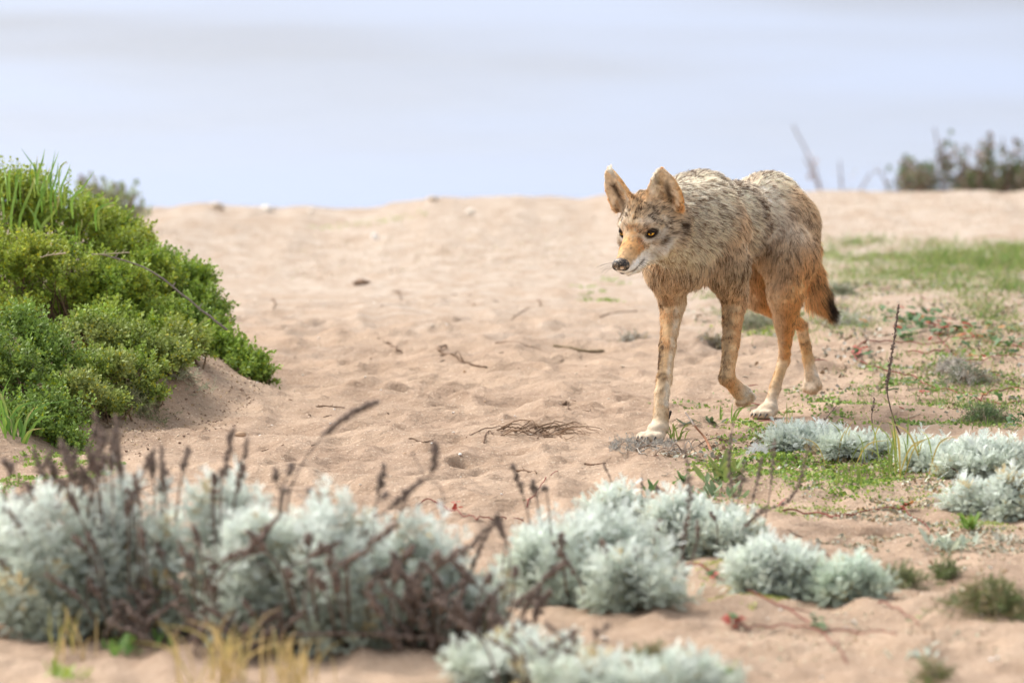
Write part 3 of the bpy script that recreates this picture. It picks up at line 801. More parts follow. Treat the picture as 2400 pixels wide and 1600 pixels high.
def roty(a_): return np.array([[cos(a_), 0, sin(a_)], [0, 1, 0], [-sin(a_), 0, cos(a_)]])
def rotz(a_): return np.array([[cos(a_), -sin(a_), 0], [sin(a_), cos(a_), 0], [0, 0, 1]])

# silver shoot: a tuft of soft, finely divided leaves
def strip(w_, l_, org=(0, 0, 0), R=np.eye(3)):
    V = np.array([(-w_/2, 0, 0), (w_/2, 0, 0), (w_*.42, 0, l_*.75), (0, 0, l_), (-w_*.42, 0, l_*.75)])
    return V @ R.T+np.array(org), np.array([(0, 1, 2), (0, 2, 4), (4, 2, 3)])
def silver_leaf(r):
    P = []; L_ = .022*r.uniform(.8, 1.2)
    P.append(strip(.0016, L_, (0, 0, 0)))
    for k in range(3):
        z = L_*(.38+.22*k)
        for s in (1, -1):
            P.append(strip(.0019, .0095*r.uniform(.7, 1.1)*(1-.18*k), (0, 0, z), roty(s*radians(38+8*r.random()))))
    return merge([(v, f, A(1, 1, 1)) for v, f in P])
def silver_shoot(seed, n=11):
    r = np.random.default_rng(seed); P = []
    for i in range(n):
        v, f, c = silver_leaf(r); t_ = i/n
        v = v.copy(); v[:, 1] += -6*v[:, 2]**2          # curl outwards
        tilt = radians(78-62*t_+r.uniform(-10, 10)); R = rotz(2.4*i+r.uniform(-.3, .3)) @ rotx(tilt)
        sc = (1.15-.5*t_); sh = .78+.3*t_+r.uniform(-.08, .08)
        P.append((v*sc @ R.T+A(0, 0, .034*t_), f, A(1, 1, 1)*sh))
    return merge(P)
SHOOT = [silver_shoot(s) for s in (1, 2, 3, 4)]
# green sprig: a twig of small blunt leaves
def round_leaf(w_, l_, fold=.35):
    V = np.array([(0, 0, 0), (-w_*.32, fold*w_*.2, l_*.35), (-w_*.5, fold*w_*.4, l_*.72), (0, 0, l_), (w_*.5, fold*w_*.4, l_*.72), (w_*.32, fold*w_*.2, l_*.35), (0, -.02*l_, l_*.6)])
    return V, np.array([(0, 6, 1), (1, 6, 2), (2, 6, 3), (3, 6, 4), (4, 6, 5), (5, 6, 0)])
def sprig(seed, n=13, L_=.040, w_=.0058, l_=.0092):
    r = np.random.default_rng(seed); P = []
    v, f = strip(.0012, L_, (0, 0, 0)); P.append((v, f, A(.55, .5, .35)))
    for i in range(n):
        t_ = i/(n-1); v, f = round_leaf(w_*r.uniform(.8, 1.2), l_*r.uniform(.75, 1.15))
        R = rotz(2.4*i+r.uniform(-.4, .4)) @ rotx(-radians(78-45*t_+r.uniform(-14, 14)))
        yel = r.random() < .10
        c = A(1.5, 1.15, .35) if yel else A(1, 1, 1)*r.uniform(.82, 1.18)+A(.12, .08, 0)*t_
        P.append((v @ R.T+A(0, 0, L_*t_), f, c))
    return merge(P)
SPRIG = [sprig(s) for s in (11, 12, 13, 14, 15)]

def thing(name, base, label, cat, group=None):
    o = link(name, None, loc=base, label=label, cat=cat, group=group); o.empty_display_size = .05; return o
def rdir(n, up=.0):
    v = rng.normal(0, 1, (n, 3)); v[:, 2] = np.abs(v[:, 2])+up; return nrm(v)
OCT = (np.array([(1, 0, 0), (-1, 0, 0), (0, 1, 0), (0, -1, 0), (0, 0, 1.15), (0, 0, -1.15)], float),
       np.array([(0, 2, 4), (2, 1, 4), (1, 3, 4), (3, 0, 4), (2, 0, 5), (1, 2, 5), (3, 1, 5), (0, 3, 5)]), np.ones((6, 3)))
STK = A(.20, .148, .120)
def seed_stalk(pts, r0=.0016, seeds=(.35, 1.0), dens=420, size=.0028, col=STK, sides=0, parent=None, base=None, name='flower_stalk', acc=None):
    """dry stem whose upper part carries crowded little seed heads"""
    ac = acc or Acc(); P = smooth_path(pts, 18); L_ = np.linalg.norm(np.diff(P, axis=0), axis=1).sum()
    tube(ac, P, np.linspace(r0, r0*.45, len(P)), col*.9, 5)
    n = int(dens*L_*(seeds[1]-seeds[0])); t_ = rng.uniform(*seeds, n); env = np.sin(pi*np.clip((t_-seeds[0])/(seeds[1]-seeds[0]), 0, 1)*.85+.3)
    i = t_*(len(P)-1); k = np.minimum(i.astype(int), len(P)-2); q = P[k]+(P[k+1]-P[k])*(i-k)[:, None]
    d = rng.normal(0, 1, (n, 3)); d[:, 2] *= .6; d = nrm(d)
    lump = .5+.5*np.sin(t_*L_*420+rng.uniform(0, 6))
    q = q+d*(size*(.4+1.5*env*(.5+.6*lump)*rng.random(n)))[:, None]
    inst(ac, OCT, frames(rdir(n), rng.random(n)*6), q, size*rng.uniform(.55, 1.05, n)*(.6+.4*env), col*rng.uniform(.6, 1.5, (n, 1))+rng.uniform(0, .03, (n, 1)))
    if acc is None: return ac.build(name, M_BARK, parent, base)

# ------------------------------------------------------------------ silver beach sagewort
SIL, SIL2 = A(.835, .885, .82), A(.56, .62, .50)
def sagewort(label, lobes, n, stalks, group='silver sageworts', tint=A(1, 1, 1), dead=.0, size=1.0, woody=10):
    """lobes: (px, py of the foot, half width px, height px)"""
    F0 = [G1(px, py) for (px, py, hw, hh) in lobes]
    base = np.mean(F0, 0); o = thing('sagewort_plant', base, label, 'plant', group)
    ac = Acc(); st = Acc(); tot = sum(l[2]*l[3] for l in lobes)
    for (px, py, hw, hh), c in zip(lobes, F0):
        k = c[1]/15000; rx, rz = hw*k, hh*k; ry = max(rx*.75, .05)
        m = max(int(.85*n*hw*hh/tot), 8)
        d = rng.normal(0, 1, (m, 3)); d[:, 2] = np.abs(d[:, 2])*1.0-.12; d = nrm(d)
        rr = np.where(rng.random(m) < .8, rng.uniform(.84, 1.06, m), rng.uniform(.4, .85, m))*(1+.26*noise3(d[:, 0]*2.6+px, d[:, 1]*2.6, d[:, 2]*2.6, 3)+.16*noise3(d[:, 0]*6+px, d[:, 1]*6, d[:, 2]*6, 4))
        T = c+d*rr[:, None]*A(rx, ry, rz)
        ns = 9; sd_ = rng.normal(0, 1, (ns, 3)); sd_[:, 2] = np.abs(sd_[:, 2]); sd_ = nrm(sd_); wl = rng.integers(0, ns, m); use = rng.random(m) < .6
        sr = rng.uniform(.28, .50, ns); T = np.where(use[:, None], c+(sd_[wl]*.74+d*(sr[wl]*rng.uniform(.75, 1.08, m))[:, None])*A(rx, ry, rz), T); g = gz(T[:, 0], T[:, 1]); T[:, 2] = np.maximum(T[:, 2], g+.004)
        dr = nrm(d*A(.8, .8, .5)+A(0, 0, .75)+rng.normal(0, .28, (m, 3)))
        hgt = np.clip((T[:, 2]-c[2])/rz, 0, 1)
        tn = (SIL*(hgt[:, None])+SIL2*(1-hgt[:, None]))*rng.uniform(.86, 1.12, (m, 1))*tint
        yel = rng.random(m) < .03+dead; tn[yel] = A(.62, .50, .27)*rng.uniform(.8, 1.1, (yel.sum(), 1))
        sc = 1.2*size*rng.uniform(.65, 1.35, m)
        for j, pr in enumerate(SHOOT):
            q = np.arange(m) % 4 == j
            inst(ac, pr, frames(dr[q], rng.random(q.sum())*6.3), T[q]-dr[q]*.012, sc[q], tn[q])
        for i in rng.choice(m, min(m, max(woody, 6)), False):                 # woody branches inside
            a_ = c+A(rng.normal(0, .25*rx), rng.normal(0, .25*ry), -.004); md = (a_+T[i])/2+A(0, 0, -.12*rz)
            tube(st, smooth_path([a_, md, T[i]], 7), np.linspace(.0035, .0015, 7), A(.17, .12, .095)*rng.uniform(.7, 1.2), 5)
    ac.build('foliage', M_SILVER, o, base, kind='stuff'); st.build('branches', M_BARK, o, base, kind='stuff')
    for s in stalks:
        pts = s[0]; d0 = base[1]+(s[1] if len(s) > 1 else 0)
        P = [W(px, py, d0) for px, py in pts]
        kw = s[2] if len(s) > 2 else {}
        # the stem goes on down to the ground inside the plant
        f = A(P[0][0]*.8+base[0]*.2, base[1]*.6+d0*.4, 0); f[2] = gz(f[0], f[1])-.004
        Q = [f]+P
        L1 = np.linalg.norm(P[0]-f); L2 = sum(np.linalg.norm(np.subtract(P[i+1], P[i])) for i in range(len(P)-1))
        seed_stalk(Q, parent=o, base=base, **{**dict(seeds=(min(.93, (L1+.15*L2)/(L1+L2)), 1.0)), **kw})
    return o
z5 = lambda *p: [(x/1.8092, 900+y/1.8092) for x, y in zip(p[::2], p[1::2])]      # readings from enlarged crops
z6 = lambda *p: [(1150+x/1.8816, 950+y/1.8816) for x, y in zip(p[::2], p[1::2])]
z7 = lambda *p: [(1850+x/2.6127, 500+y/2.6127) for x, y in zip(p[::2], p[1::2])]
BIG = dict(size=.0048, dens=620, r0=.0024)
def rs(n, x0, x1, y0, y1, h0, h1, lean=.35, dd=.1, front=False, **kw):
    out = []
    for i in range(n):
        x, y = rng.uniform(x0, x1), rng.uniform(y0, y1); h_ = rng.uniform(h0, h1); l_ = rng.normal(0, lean)*h_
        out.append(([(x, y), (x+l_*.4, y-h_*.5), (x+l_, y-h_)], -rng.uniform(.07, .07+dd) if front else rng.uniform(-dd, dd), {**BIG, **kw}))
    return out
sagewort('big silver sagewort crowded with thin upright brown flower stalks beside the green shrubs', [(90, 1490, 150, 300), (0, 1440, 120, 235)], 620,
         [(z5(100, 480, 10, 310), -.05, BIG), (z5(240, 600, 140, 270), 0, BIG), (z5(390, 640, 310, 320), 0, BIG), (z5(160, 570, 60, 470), 0, BIG), (z5(90, 880, 0, 740), -.2, BIG), (z5(130, 740, 60, 560), -.2, BIG), (z5(110, 720, 40, 520), -.15, BIG)]+rs(9, 0, 160, 1180, 1340, 60, 130)+rs(9, 0, 200, 1150, 1215, 60, 150, .2))
sagewort('silver sagewort with a dense fan of brown stalks rising from its crown', [(290, 1490, 150, 315)], 560,
         [(z5(500, 480, 490, 130), .05, BIG), (z5(440, 500, 400, 120), .05, BIG), (z5(450, 480, 430, 180), 0, BIG), (z5(440, 560, 330, 330), 0, BIG), (z5(520, 470, 470, 230), .1, BIG), (z5(430, 520, 390, 300), -.05, BIG), (z5(400, 520, 375, 250), -.05, BIG), (z5(580, 620, 540, 440), -.1, BIG), (z5(680, 600, 685, 260), .05, BIG), (z5(600, 640, 570, 380), -.1, BIG)]+rs(16, 190, 400, 1260, 1510, 60, 120, .5, front=True)+rs(14, 130, 430, 1150, 1215, 60, 170, .2)+rs(14, 230, 430, 1470, 1540, 50, 110, .9, dd=.2, front=True))
sagewort('silver sagewort with one long stalk leaning far out over the bare sand', [(520, 1480, 150, 320), (610, 1500, 110, 270)], 620,
         [([*z5(1215, 540), *z5(1260, 380), *z5(1360, 230), *z5(1480, 130), *z5(1605, 72)], .05, {**BIG, 'seeds': (.62, 1.0), 'size': .0060, 'dens': 700}), (z5(935, 500, 955, 340, 990, 180), 0, BIG), (z5(980, 600, 1010, 440, 1050, 230), 0, BIG), (z5(905, 520, 910, 450), 0, BIG), (z5(700, 420, 705, 375), .1, BIG), (z5(860, 780, 820, 590), -.15, BIG), (z5(910, 860, 1060, 700, 1180, 560), -.25, {**BIG, 'size': .005, 'dens': 900}), (z5(860, 880, 960, 740, 1120, 700), -.25, {**BIG, 'size': .005, 'dens': 900})]+rs(18, 430, 660, 1340, 1520, 60, 130, .6, front=True)+rs(5, 430, 660, 1160, 1220, 50, 100, .3)+rs(22, 420, 680, 1480, 1560, 50, 120, .9, dd=.2, front=True))
sagewort('silver sagewort with a forked brown stalk and bushy dead flower heads', [(770, 1500, 150, 280), (860, 1500, 110, 262)], 620,
         [(z5(1700, 540, 1830, 380, 1842, 240), .1, BIG), ([*z5(1880, 500), *z5(1800, 390), *z5(1745, 280)], .15, dict(size=.0022, dens=200)), (z5(1590, 600, 1600, 480, 1630, 340), .05, BIG), (z5(1560, 640, 1660, 520, 1790, 400), 0, BIG), (z5(1330, 520, 1310, 450), .1, BIG), (z5(1580, 570, 1640, 460), 0, {**BIG, 'size': .0045}), (z5(1420, 740, 1560, 620), -.1, BIG)]+rs(44, 640, 990, 1340, 1570, 50, 120, .8, dd=.22, front=True, size=.0052, dens=900))
sagewort('silver sagewort ending in tangled dark brown stalks at the edge of the sand', [(985, 1500, 100, 245), (1090, 1510, 100, 165)], 520,
         [(z5(2000, 780, 2110, 550), .05, {**BIG, 'size': .004}), (z5(2160, 740, 2100, 560), .05, BIG), (z5(1900, 830, 2070, 600), 0, BIG), (z5(1980, 860, 2040, 680), 0, {**BIG, 'size': .0042}), (z5(1240, 1060, 1600, 1060, 2100, 1100), -.25, {**BIG, 'size': .004, 'dens': 700, 'seeds': (.4, 1.0)}), (z6(60, 640, 30, 480), .1, BIG)]+rs(46, 900, 1260, 1380, 1590, 50, 130, .9, dd=.22, front=True, size=.0052, dens=900))
sagewort('low silver sagewort over a mat of dark dead stems', [(1240, 1600, 165, 75), (1400, 1630, 130, 55)], 320, rs(14, 1120, 1420, 1500, 1590, 30, 70, .9, size=.0036, dens=700), dead=.03)
sagewort('fuzzy silver sagewort sprig trailing low across the sand', [(1600, 1640, 110, 75), (1500, 1655, 80, 45)], 190, [])
sagewort('round silver sagewort with short dark stalks and a skirt of dead leaves', [(1390, 1415, 185, 190), (1280, 1385, 85, 125), (1500, 1420, 100, 110)], 900,
         [(z6(165, 480, 95, 255), .15, BIG), (z6(215, 480, 180, 330), .15, BIG), (z6(255, 440, 240, 360), .1, BIG), (z6(520, 720, 490, 590), -.15, BIG), (z6(660, 780, 630, 620), -.15, BIG), (z6(320, 700, 310, 560), -.15, BIG), (z6(400, 790, 270, 600), -.2, BIG), (z6(850, 760, 845, 640, 880, 400, 850, 160), .05, {**BIG, 'size': .0042, 'dens': 640, 'seeds': (.3, 1)}), (z6(900, 640, 915, 500), .1, {**BIG, 'size': .004})]+rs(16, 1330, 1620, 1400, 1450, 15, 40, 1.4, size=.0036, dens=800))
sagewort('pale silver sagewort hummock behind the one with short dark stalks', [(1455, 1262, 72, 86)], 260, [(z6(540, 370, 495, 250), 0, {}), (z6(665, 420, 668, 300), 0, {}), (z6(555, 590, 560, 520), -.1, BIG)])
sagewort('silver sagewort with a row of thin upright stalks', [(1620, 1302, 105, 108), (1715, 1298, 55, 60)], 480,
         [(z6(1070, 440, 1050, 250, 1070, 80), .1, dict(size=.0038, dens=560)), (z6(1090, 430, 1120, 250), .05, dict(size=.0038, dens=560)), (z6(1150, 440, 1200, 220), .05, dict(size=.0038, dens=560)), (z6(1230, 390, 1255, 140), .1, dict(size=.0038, dens=560)), (z6(1180, 490, 1330, 400, 1410, 160), 0, dict(size=.0038, dens=560)), (z6(760, 440, 730, 350), .1, dict(size=.0038, dens=560)), (z6(720, 590, 750, 500), -.1, BIG), (z6(1000, 540, 970, 470), -.1, dict(size=.0038, dens=560)), (z6(1100, 560, 1220, 440), -.1, dict(size=.0038, dens=560))])
sagewort('silver sagewort cushion on bare sand beside a red runner', [(1830, 1395, 92, 92), (1780, 1370, 55, 72)], 470, [(z6(1290, 660, 1250, 570), 0, {}), (z6(1450, 660, 1440, 590), 0, {})], size=.95)
sagewort('small grey green sagewort cushion trailing off the larger one', [(1985, 1400, 70, 70), (2035, 1398, 42, 42)], 300, [], tint=A(.92, .96, .92), size=.9)
sagewort('silver sagewort mat in the turf just behind the white feather', [(1920, 1058, 100, 36), (2010, 1063, 65, 28), (1850, 1043, 42, 26)], 640,
         [(z6(1240, 240, 1360, 160, 1440, 100, 1525, 0), .05, dict(dens=300, seeds=(.45, 1))), (z6(1300, 250, 1340, 130, 1360, 55), .0, dict(dens=420)), (z7(510, 1340, 505, 1240, 520, 1130), .25, dict(dens=380))], size=.85)
sagewort('lacy silver sagewort spreading from the turf towards the red runner leaves', [(2210, 1108, 85, 55), (2320, 1118, 95, 66), (2150, 1083, 45, 36)], 900, [(z6(2010, 300, 1990, 220), -.1, dict(dens=200)), (z6(2310, 290, 2300, 190), -.1, dict(dens=260))], size=.9)
sagewort('pale silver sagewort clump with a few yellowed leaves', [(2290, 1203, 75, 42), (2380, 1213, 75, 76)], 600, [(z6(2330, 380, 2290, 290), 0, dict(dens=200))], dead=.04, size=.9)

# ------------------------------------------------------------------ tall seed stalk standing alone
P = [W(*p, 14.42) for p in z7(800, 1480, 700, 1390, 640, 1260, 600, 1100, 605, 1000, 640, 780, 670, 556)]
P[0] = G1(*z7(800, 1480)[0])-A(0, 0, .01)
ac = Acc(); seed_stalk(P, r0=.0022, seeds=(.52, 1.0), dens=760, size=.0032, acc=ac)
ac.build('seed_stalk', M_BARK, None, P[0], label='single tall dark seed stalk curving up behind the tail tip', cat='seed stalk')

# ------------------------------------------------------------------ green shrubs on the bank
GRN, DGR, YGR = A(.245, .365, .058), A(.18, .275, .055), A(.345, .42, .062)
def shrub(label, blobs, n, col, col2, group='green shrubs on the sand bank', sc=1.0):
    """blobs: (px, py, depth, rx px, rz px)"""
    blobs = [(x, y, d_ if d_ else G1(x, y+.75*rz_)[1], rx_, rz_) for x, y, d_, rx_, rz_ in blobs]
    C = [W(b[0], b[1], b[2]) for b in blobs]; base = np.mean(C, 0); base[2] = gz(base[0], base[1])
    o = thing('green_shrub', base, label, 'shrub', group)
    ac, tw = Acc(), Acc(); tot = sum(b[3]*b[4] for b in blobs)
    for b, c in zip(blobs, C):
        k = b[2]/15000; rx, rz = b[3]*k, b[4]*k; ry = rx*.85
        m = int(n*b[3]*b[4]/tot)
        d = rng.normal(0, 1, (m, 3)); d[:, 2] = d[:, 2]*.9+.35; d[:, 1] -= .25; d = nrm(d)
        rr = rng.uniform(.55, 1.03, m)**.6*(1+.20*noise3(d[:, 0]*3+b[0], d[:, 1]*3, d[:, 2]*3, 9)+.12*noise3(d[:, 0]*7+b[0], d[:, 1]*7, d[:, 2]*7, 10))
        T = c+d*rr[:, None]*A(rx, ry, rz)
        ns = 10; sd_ = rng.normal(0, 1, (ns, 3)); sd_[:, 2] = np.abs(sd_[:, 2]); sd_[:, 1] -= .3; sd_ = nrm(sd_); wl = rng.integers(0, ns, m); use = rng.random(m) < .65
        sr = rng.uniform(.26, .46, ns); T = np.where(use[:, None], c+(sd_[wl]*.78+d*(sr[wl]*rng.uniform(.7, 1.1, m))[:, None])*A(rx, ry, rz), T)
        keep = T[:, 2] > gz(T[:, 0], T[:, 1])-.005; T, d, rr = T[keep], d[keep], rr[keep]; m = len(T)
        dr = nrm(d+A(0, 0, .55)+rng.normal(0, .35, (m, 3)))
        f = np.clip(.5+.9*noise3(T[:, 0]/.09, T[:, 1]/.09, T[:, 2]/.09, 14), 0, 1)[:, None]
        tn = (col*f+col2*(1-f))*rng.uniform(.75, 1.25, (m, 1))
        for j, pr in enumerate(SPRIG):
            q = np.arange(m) % len(SPRIG) == j
            inst(ac, pr, frames(dr[q], rng.random(q.sum())*6.3), T[q]-dr[q]*.02, sc*rng.uniform(.6, 1.35, q.sum()), tn[q])
        for i in rng.choice(m, min(m, 26), False):
            a_ = A(c[0]+rng.normal(0, .3*rx), c[1]+rng.normal(0, .3*ry), 0); a_[2] = gz(a_[0], a_[1])-.005
            tube(tw, smooth_path([a_, (a_+T[i])/2+rng.normal(0, .01, 3), T[i]], 7), np.linspace(.003, .001, 7), A(.20, .14, .09)*rng.uniform(.6, 1.2), 5)
    ac.build('foliage', M_LEAF, o, base, kind='stuff'); tw.build('twigs', M_BARK, o, base, kind='stuff')
    return o
shrub('bright yellow green shrub topped with long grass blades', [(20, 500, 16.3, 110, 100), (120, 530, 16.3, 110, 90), (215, 560, 16.4, 85, 85), (40, 640, 15.9, 110, 90), (150, 650, 15.9, 110, 80), (-70, 560, 16.2, 90, 120), (270, 560, 16.5, 50, 60), (100, 715, None, 100, 55), (20, 735, None, 90, 50), (190, 730, None, 80, 50)], 3500, YGR, GRN)
shrub('dark green rounded shrub lowest on the bank', [(40, 810, 15.0, 90, 75), (120, 860, 14.95, 70, 70), (40, 900, 14.75, 80, 75), (130, 990, 14.65, 75, 70), (50, 1010, 14.55, 80, 70), (-50, 900, 14.8, 90, 140), (150, 1040, 14.55, 55, 40)], 2400, DGR, DGR*1.15+A(.01, .03, .01))
shrub('green shrub on the crest of the bank under a bare grey twig', [(290, 620, 16.3, 80, 70), (370, 670, 16.2, 70, 70), (250, 700, 15.9, 90, 75), (350, 760, 15.9, 80, 65), (320, 580, 16.5, 45, 45), (270, 775, None, 80, 50), (390, 790, None, 60, 40), (300, 690, 15.9, 60, 50)], 2500, GRN*1.05, YGR*.9)
shrub('green shrub lobe reaching over the crest towards the sand', [(440, 680, 16.3, 60, 55), (480, 730, 16.2, 52, 50), (430, 760, 16.05, 65, 50), (405, 640, 16.4, 45, 40), (500, 775, 16.15, 40, 36)], 1300, GRN, DGR*1.2)
shrub('low green shrub tip hanging over the undercut sand bank', [(510, 830, 15.95, 58, 48), (570, 862, 15.9, 48, 36), (610, 885, 15.88, 32, 24), (545, 885, 15.85, 50, 24), (470, 820, 15.95, 45, 40)], 1000, GRN*1.08, DGR*1.25)
shrub('thin mixed green shrub low on the bank beside the dark one', [(210, 800, None, 80, 60), (300, 815, None, 80, 50), (230, 880, None, 75, 50), (175, 930, None, 60, 45), (310, 880, None, 70, 40), (225, 945, None, 60, 30), (345, 925, None, 45, 22), (385, 845, None, 70, 40), (440, 815, None, 60, 40), (270, 955, None, 50, 20)], 2300, GRN*.95, A(.28, .34, .10))

# ------------------------------------------------------------------ grass
def blade_mesh(pts, w_, col, tipcol=None):
    P = smooth_path(pts, 9); t = nrm(np.gradient(P, axis=0))
    sd = nrm(np.cross(t, A(.15, -1, .25))); k = np.linspace(0, 1, 9)
    hw = (w_*.5*np.minimum(1, (1.02-k)*2.2)*(.6+.4*np.minimum(1, k*4)))[:, None]
    nn_ = np.cross(sd, t)
    V = np.stack([P-sd*hw, P+nn_*hw*.45, P+sd*hw], 1).reshape(-1, 3)
    F = np.array([(i*3+j, i*3+j+1, i*3+j+4, i*3+j+3) for i in range(8) for j in range(2)])
    tc = col if tipcol is None else tipcol; f = np.clip((k-.55)/.45, 0, 1)[:, None]
    C = np.repeat(col*(1-f)+tc*f, 3, axis=0)
    return V, F, C
GCOL = [A(.20, .36, .06), A(.26, .42, .08), A(.15, .30, .06), A(.34, .44, .09)]
STRAW = A(.62, .47, .22)
def grass_tuft(label, base, blades, group=None, cat='grass', name='grass_tuft'):
    """blades: (points, width, colour, tip colour); every blade is a piece of its own"""
    o = thing(name, base, label, cat, group)
    for pts, w_, c, tc in blades:
        V, F, C = blade_mesh(pts, w_, c, tc)
        link('blade', make_mesh('blade', V-base, [F], C, True), M_LEAF, o)
    return o
def fan(base, n, h0, h1, w_, cols, lean=.55, spread=.02, tip=.25):
    out = []
    for i in range(n):
        b = base+A(rng.normal(0, spread), rng.normal(0, spread), 0); b[2] = gz(b[0], b[1])-.004 if abs(base[2]-gz(base[0], base[1])) < .02 else base[2]
        h_ = rng.uniform(h0, h1); a_ = rng.uniform(0, 2*pi); l_ = abs(rng.normal(0, lean))*h_; d = A(cos(a_), sin(a_)*.7, 0)*l_
        c = cols[rng.integers(len(cols))]*rng.uniform(.8, 1.2)
        out.append(([b, b+d*.35+A(0, 0, h_*.6), b+d+A(0, 0, h_*(1-.25*min(l_/h_, 1)))], w_*rng.uniform(.7, 1.2), c, STRAW if rng.random() < tip else None))
    return out
z9 = lambda *p: [(x/5.8075, 330+y/5.8075) for x, y in zip(p[::2], p[1::2])]
z4 = lambda *p: [(x/1.9603, 330+y/1.9603) for x, y in zip(p[::2], p[1::2])]
bl = []
for pts, w_, ci, tp in (((150, 1040, 225, 620, 300, 300), 8, 1, 0), ((270, 1060, 430, 640, 530, 330), 9, 1, 1), ((510, 480, 570, 300, 612, 105), 8, 1, 0), ((480, 1000, 620, 640, 720, 360, 805, 140), 9, 1, 0), ((480, 400, 400, 260, 280, 95), 5, 2, 0),
                        ((690, 560, 710, 360, 755, 120), 5, 2, 0), ((690, 740, 770, 480, 795, 280), 7, 0, 0), ((800, 480, 830, 350, 905, 285, 910, 330), 6, 3, 1), ((830, 660, 900, 480, 965, 310), 7, 1, 0), ((210, 600, 230, 420, 228, 255), 4, 2, 0), ((120, 560, 130, 430, 145, 320), 8, 1, 0),
                        ((980, 800, 1130, 640, 1290, 400), 9, 1, 0), ((1100, 740, 1200, 680, 1300, 635), 7, 3, 1), ((1290, 880, 1360, 800, 1445, 730), 7, 3, 1), ((1300, 970, 1400, 890, 1550, 830), 8, 0, 0), ((1340, 950, 1450, 900, 1560, 880), 6, 3, 1), ((600, 1340, 500, 1080, 370, 870), 9, 1, 0), ((560, 1190, 700, 1020, 790, 860, 810, 640), 10, 3, 1),
                        ((490, 420, 500, 300, 512, 180), 4, 2, 1), ((410, 440, 420, 330, 415, 220), 3, 2, 1), ((460, 520, 500, 620, 515, 720), 6, 3, 0), ((750, 720, 780, 600, 850, 360), 6, 0, 0), ((1040, 1180, 1055, 1110, 1065, 1050), 5, 0, 0), ((1080, 1260, 1110, 1170, 1115, 1060), 5, 3, 1), ((410, 1560, 520, 1470, 660, 1410), 9, 1, 0), ((700, 980, 720, 880, 715, 815), 5, 3, 1),
                        ((590, 620, 620, 470, 650, 300), 4, 1, 0), ((40, 860, 20, 740, 0, 650), 8, 1, 0), ((20, 640, 50, 580, 80, 500), 5, 3, 0), ((870, 640, 900, 590, 960, 540), 6, 3, 1), ((90, 620, 60, 420, 45, 310), 4, 1, 0), ((640, 560, 660, 430, 690, 330), 5, 3, 1), ((560, 720, 600, 560, 680, 400), 6, 0, 0), ((270, 640, 290, 500, 295, 380), 4, 0, 0)):
    P = z9(*pts); bl.append(([W(*p, 16.05+.1*rng.random()) for p in P], w_*.8e-3, GCOL[ci]*rng.uniform(.85, 1.15), STRAW if tp else None))
b0 = W(90, 500, 16.1); b0[2] = gz(b0[0], b0[1])
# every blade starts low inside the shrub
bl = [([p[0]+A(0, .03, -.05)]+p, w_, c, t) for p, w_, c, t in bl]
grass_tuft('tall broad grass blades sprouting through the yellow green shrub', b0, bl)
for (px, py, dep, n, h0, h1, lab, cols, wd) in ((438, 858, 15.75, 12, .05, .11, 'bright green grass tuft under the shrub at the head of the bare bank', [A(.34, .48, .09), A(.26, .42, .07)], .006), (350, 845, 15.6, 16, .03, .07, 'short green grass tuft among the thin mixed shrub', GCOL[:2], .004),
                                              (30, 1090, 14.4, 26, .05, .13, 'grass tuft at the foot of the dark green shrub', GCOL, .006), (270, 815, 15.45, 6, .05, .09, 'few grass blades poking out between the thin shrub and the crest shrub', GCOL, .005)):
    b = W(px, py, dep); g_ = gz(b[0], b[1]); b[2] = g_ if dep < 14.5 else max(g_, b[2])
    bb = fan(b, n, h0, h1, wd, cols, .7, .02)
    bb = [([p[0]-A(0, 0, max(0, p[0][2]-gz(p[0][0], p[0][1])))]+p, w_, c, t) for p, w_, c, t in bb]
    grass_tuft(lab, A(b[0], b[1], g_), bb)
OLIVE = [A(.22, .30, .07), A(.30, .36, .09), A(.55, .43, .13)]
for (px, py, n, h0, h1, lab, cols, wd) in ((2120, 1110, 22, .07, .16, 'wiry green and yellow grass tuft beside the tall seed stalk', OLIVE, .0035), (1990, 1085, 15, .05, .12, 'wiry grass tuft growing through the silver mat behind the feather', OLIVE, .0032), (2000, 1130, 14, .03, .07, 'low dull green grass tuft in front of the silver mat', OLIVE[:2], .0035),
                                           (1590, 1030, 12, .02, .06, 'flat grass tuft touching the planted forepaw', [A(.20, .32, .07), A(.3, .38, .1)], .0035), (1690, 985, 6, .02, .06, 'few grass blades lying between the two planted paws', [A(.22, .34, .07)], .004), (1835, 985, 6, .03, .07, 'thin grass blades beside the hind paw', OLIVE[:2], .002),
                                           (520, 1600, 40, .06, .14, 'straw coloured dry grass tuft under the stalk leaning far out', [STRAW, STRAW*.8, A(.5, .42, .16)], .003), (690, 1620, 30, .05, .12, 'straw coloured dry grass tuft under the forked stalk plant', [STRAW, A(.52, .40, .15)], .003), (170, 1540, 16, .05, .1, 'dry yellow grass tuft under the plant crowded with upright stalks', [STRAW, A(.4, .38, .12)], .003)):
    b = G1(px, py); grass_tuft(lab, b, fan(b, n, h0, h1, wd, cols, .6, .03, .3))

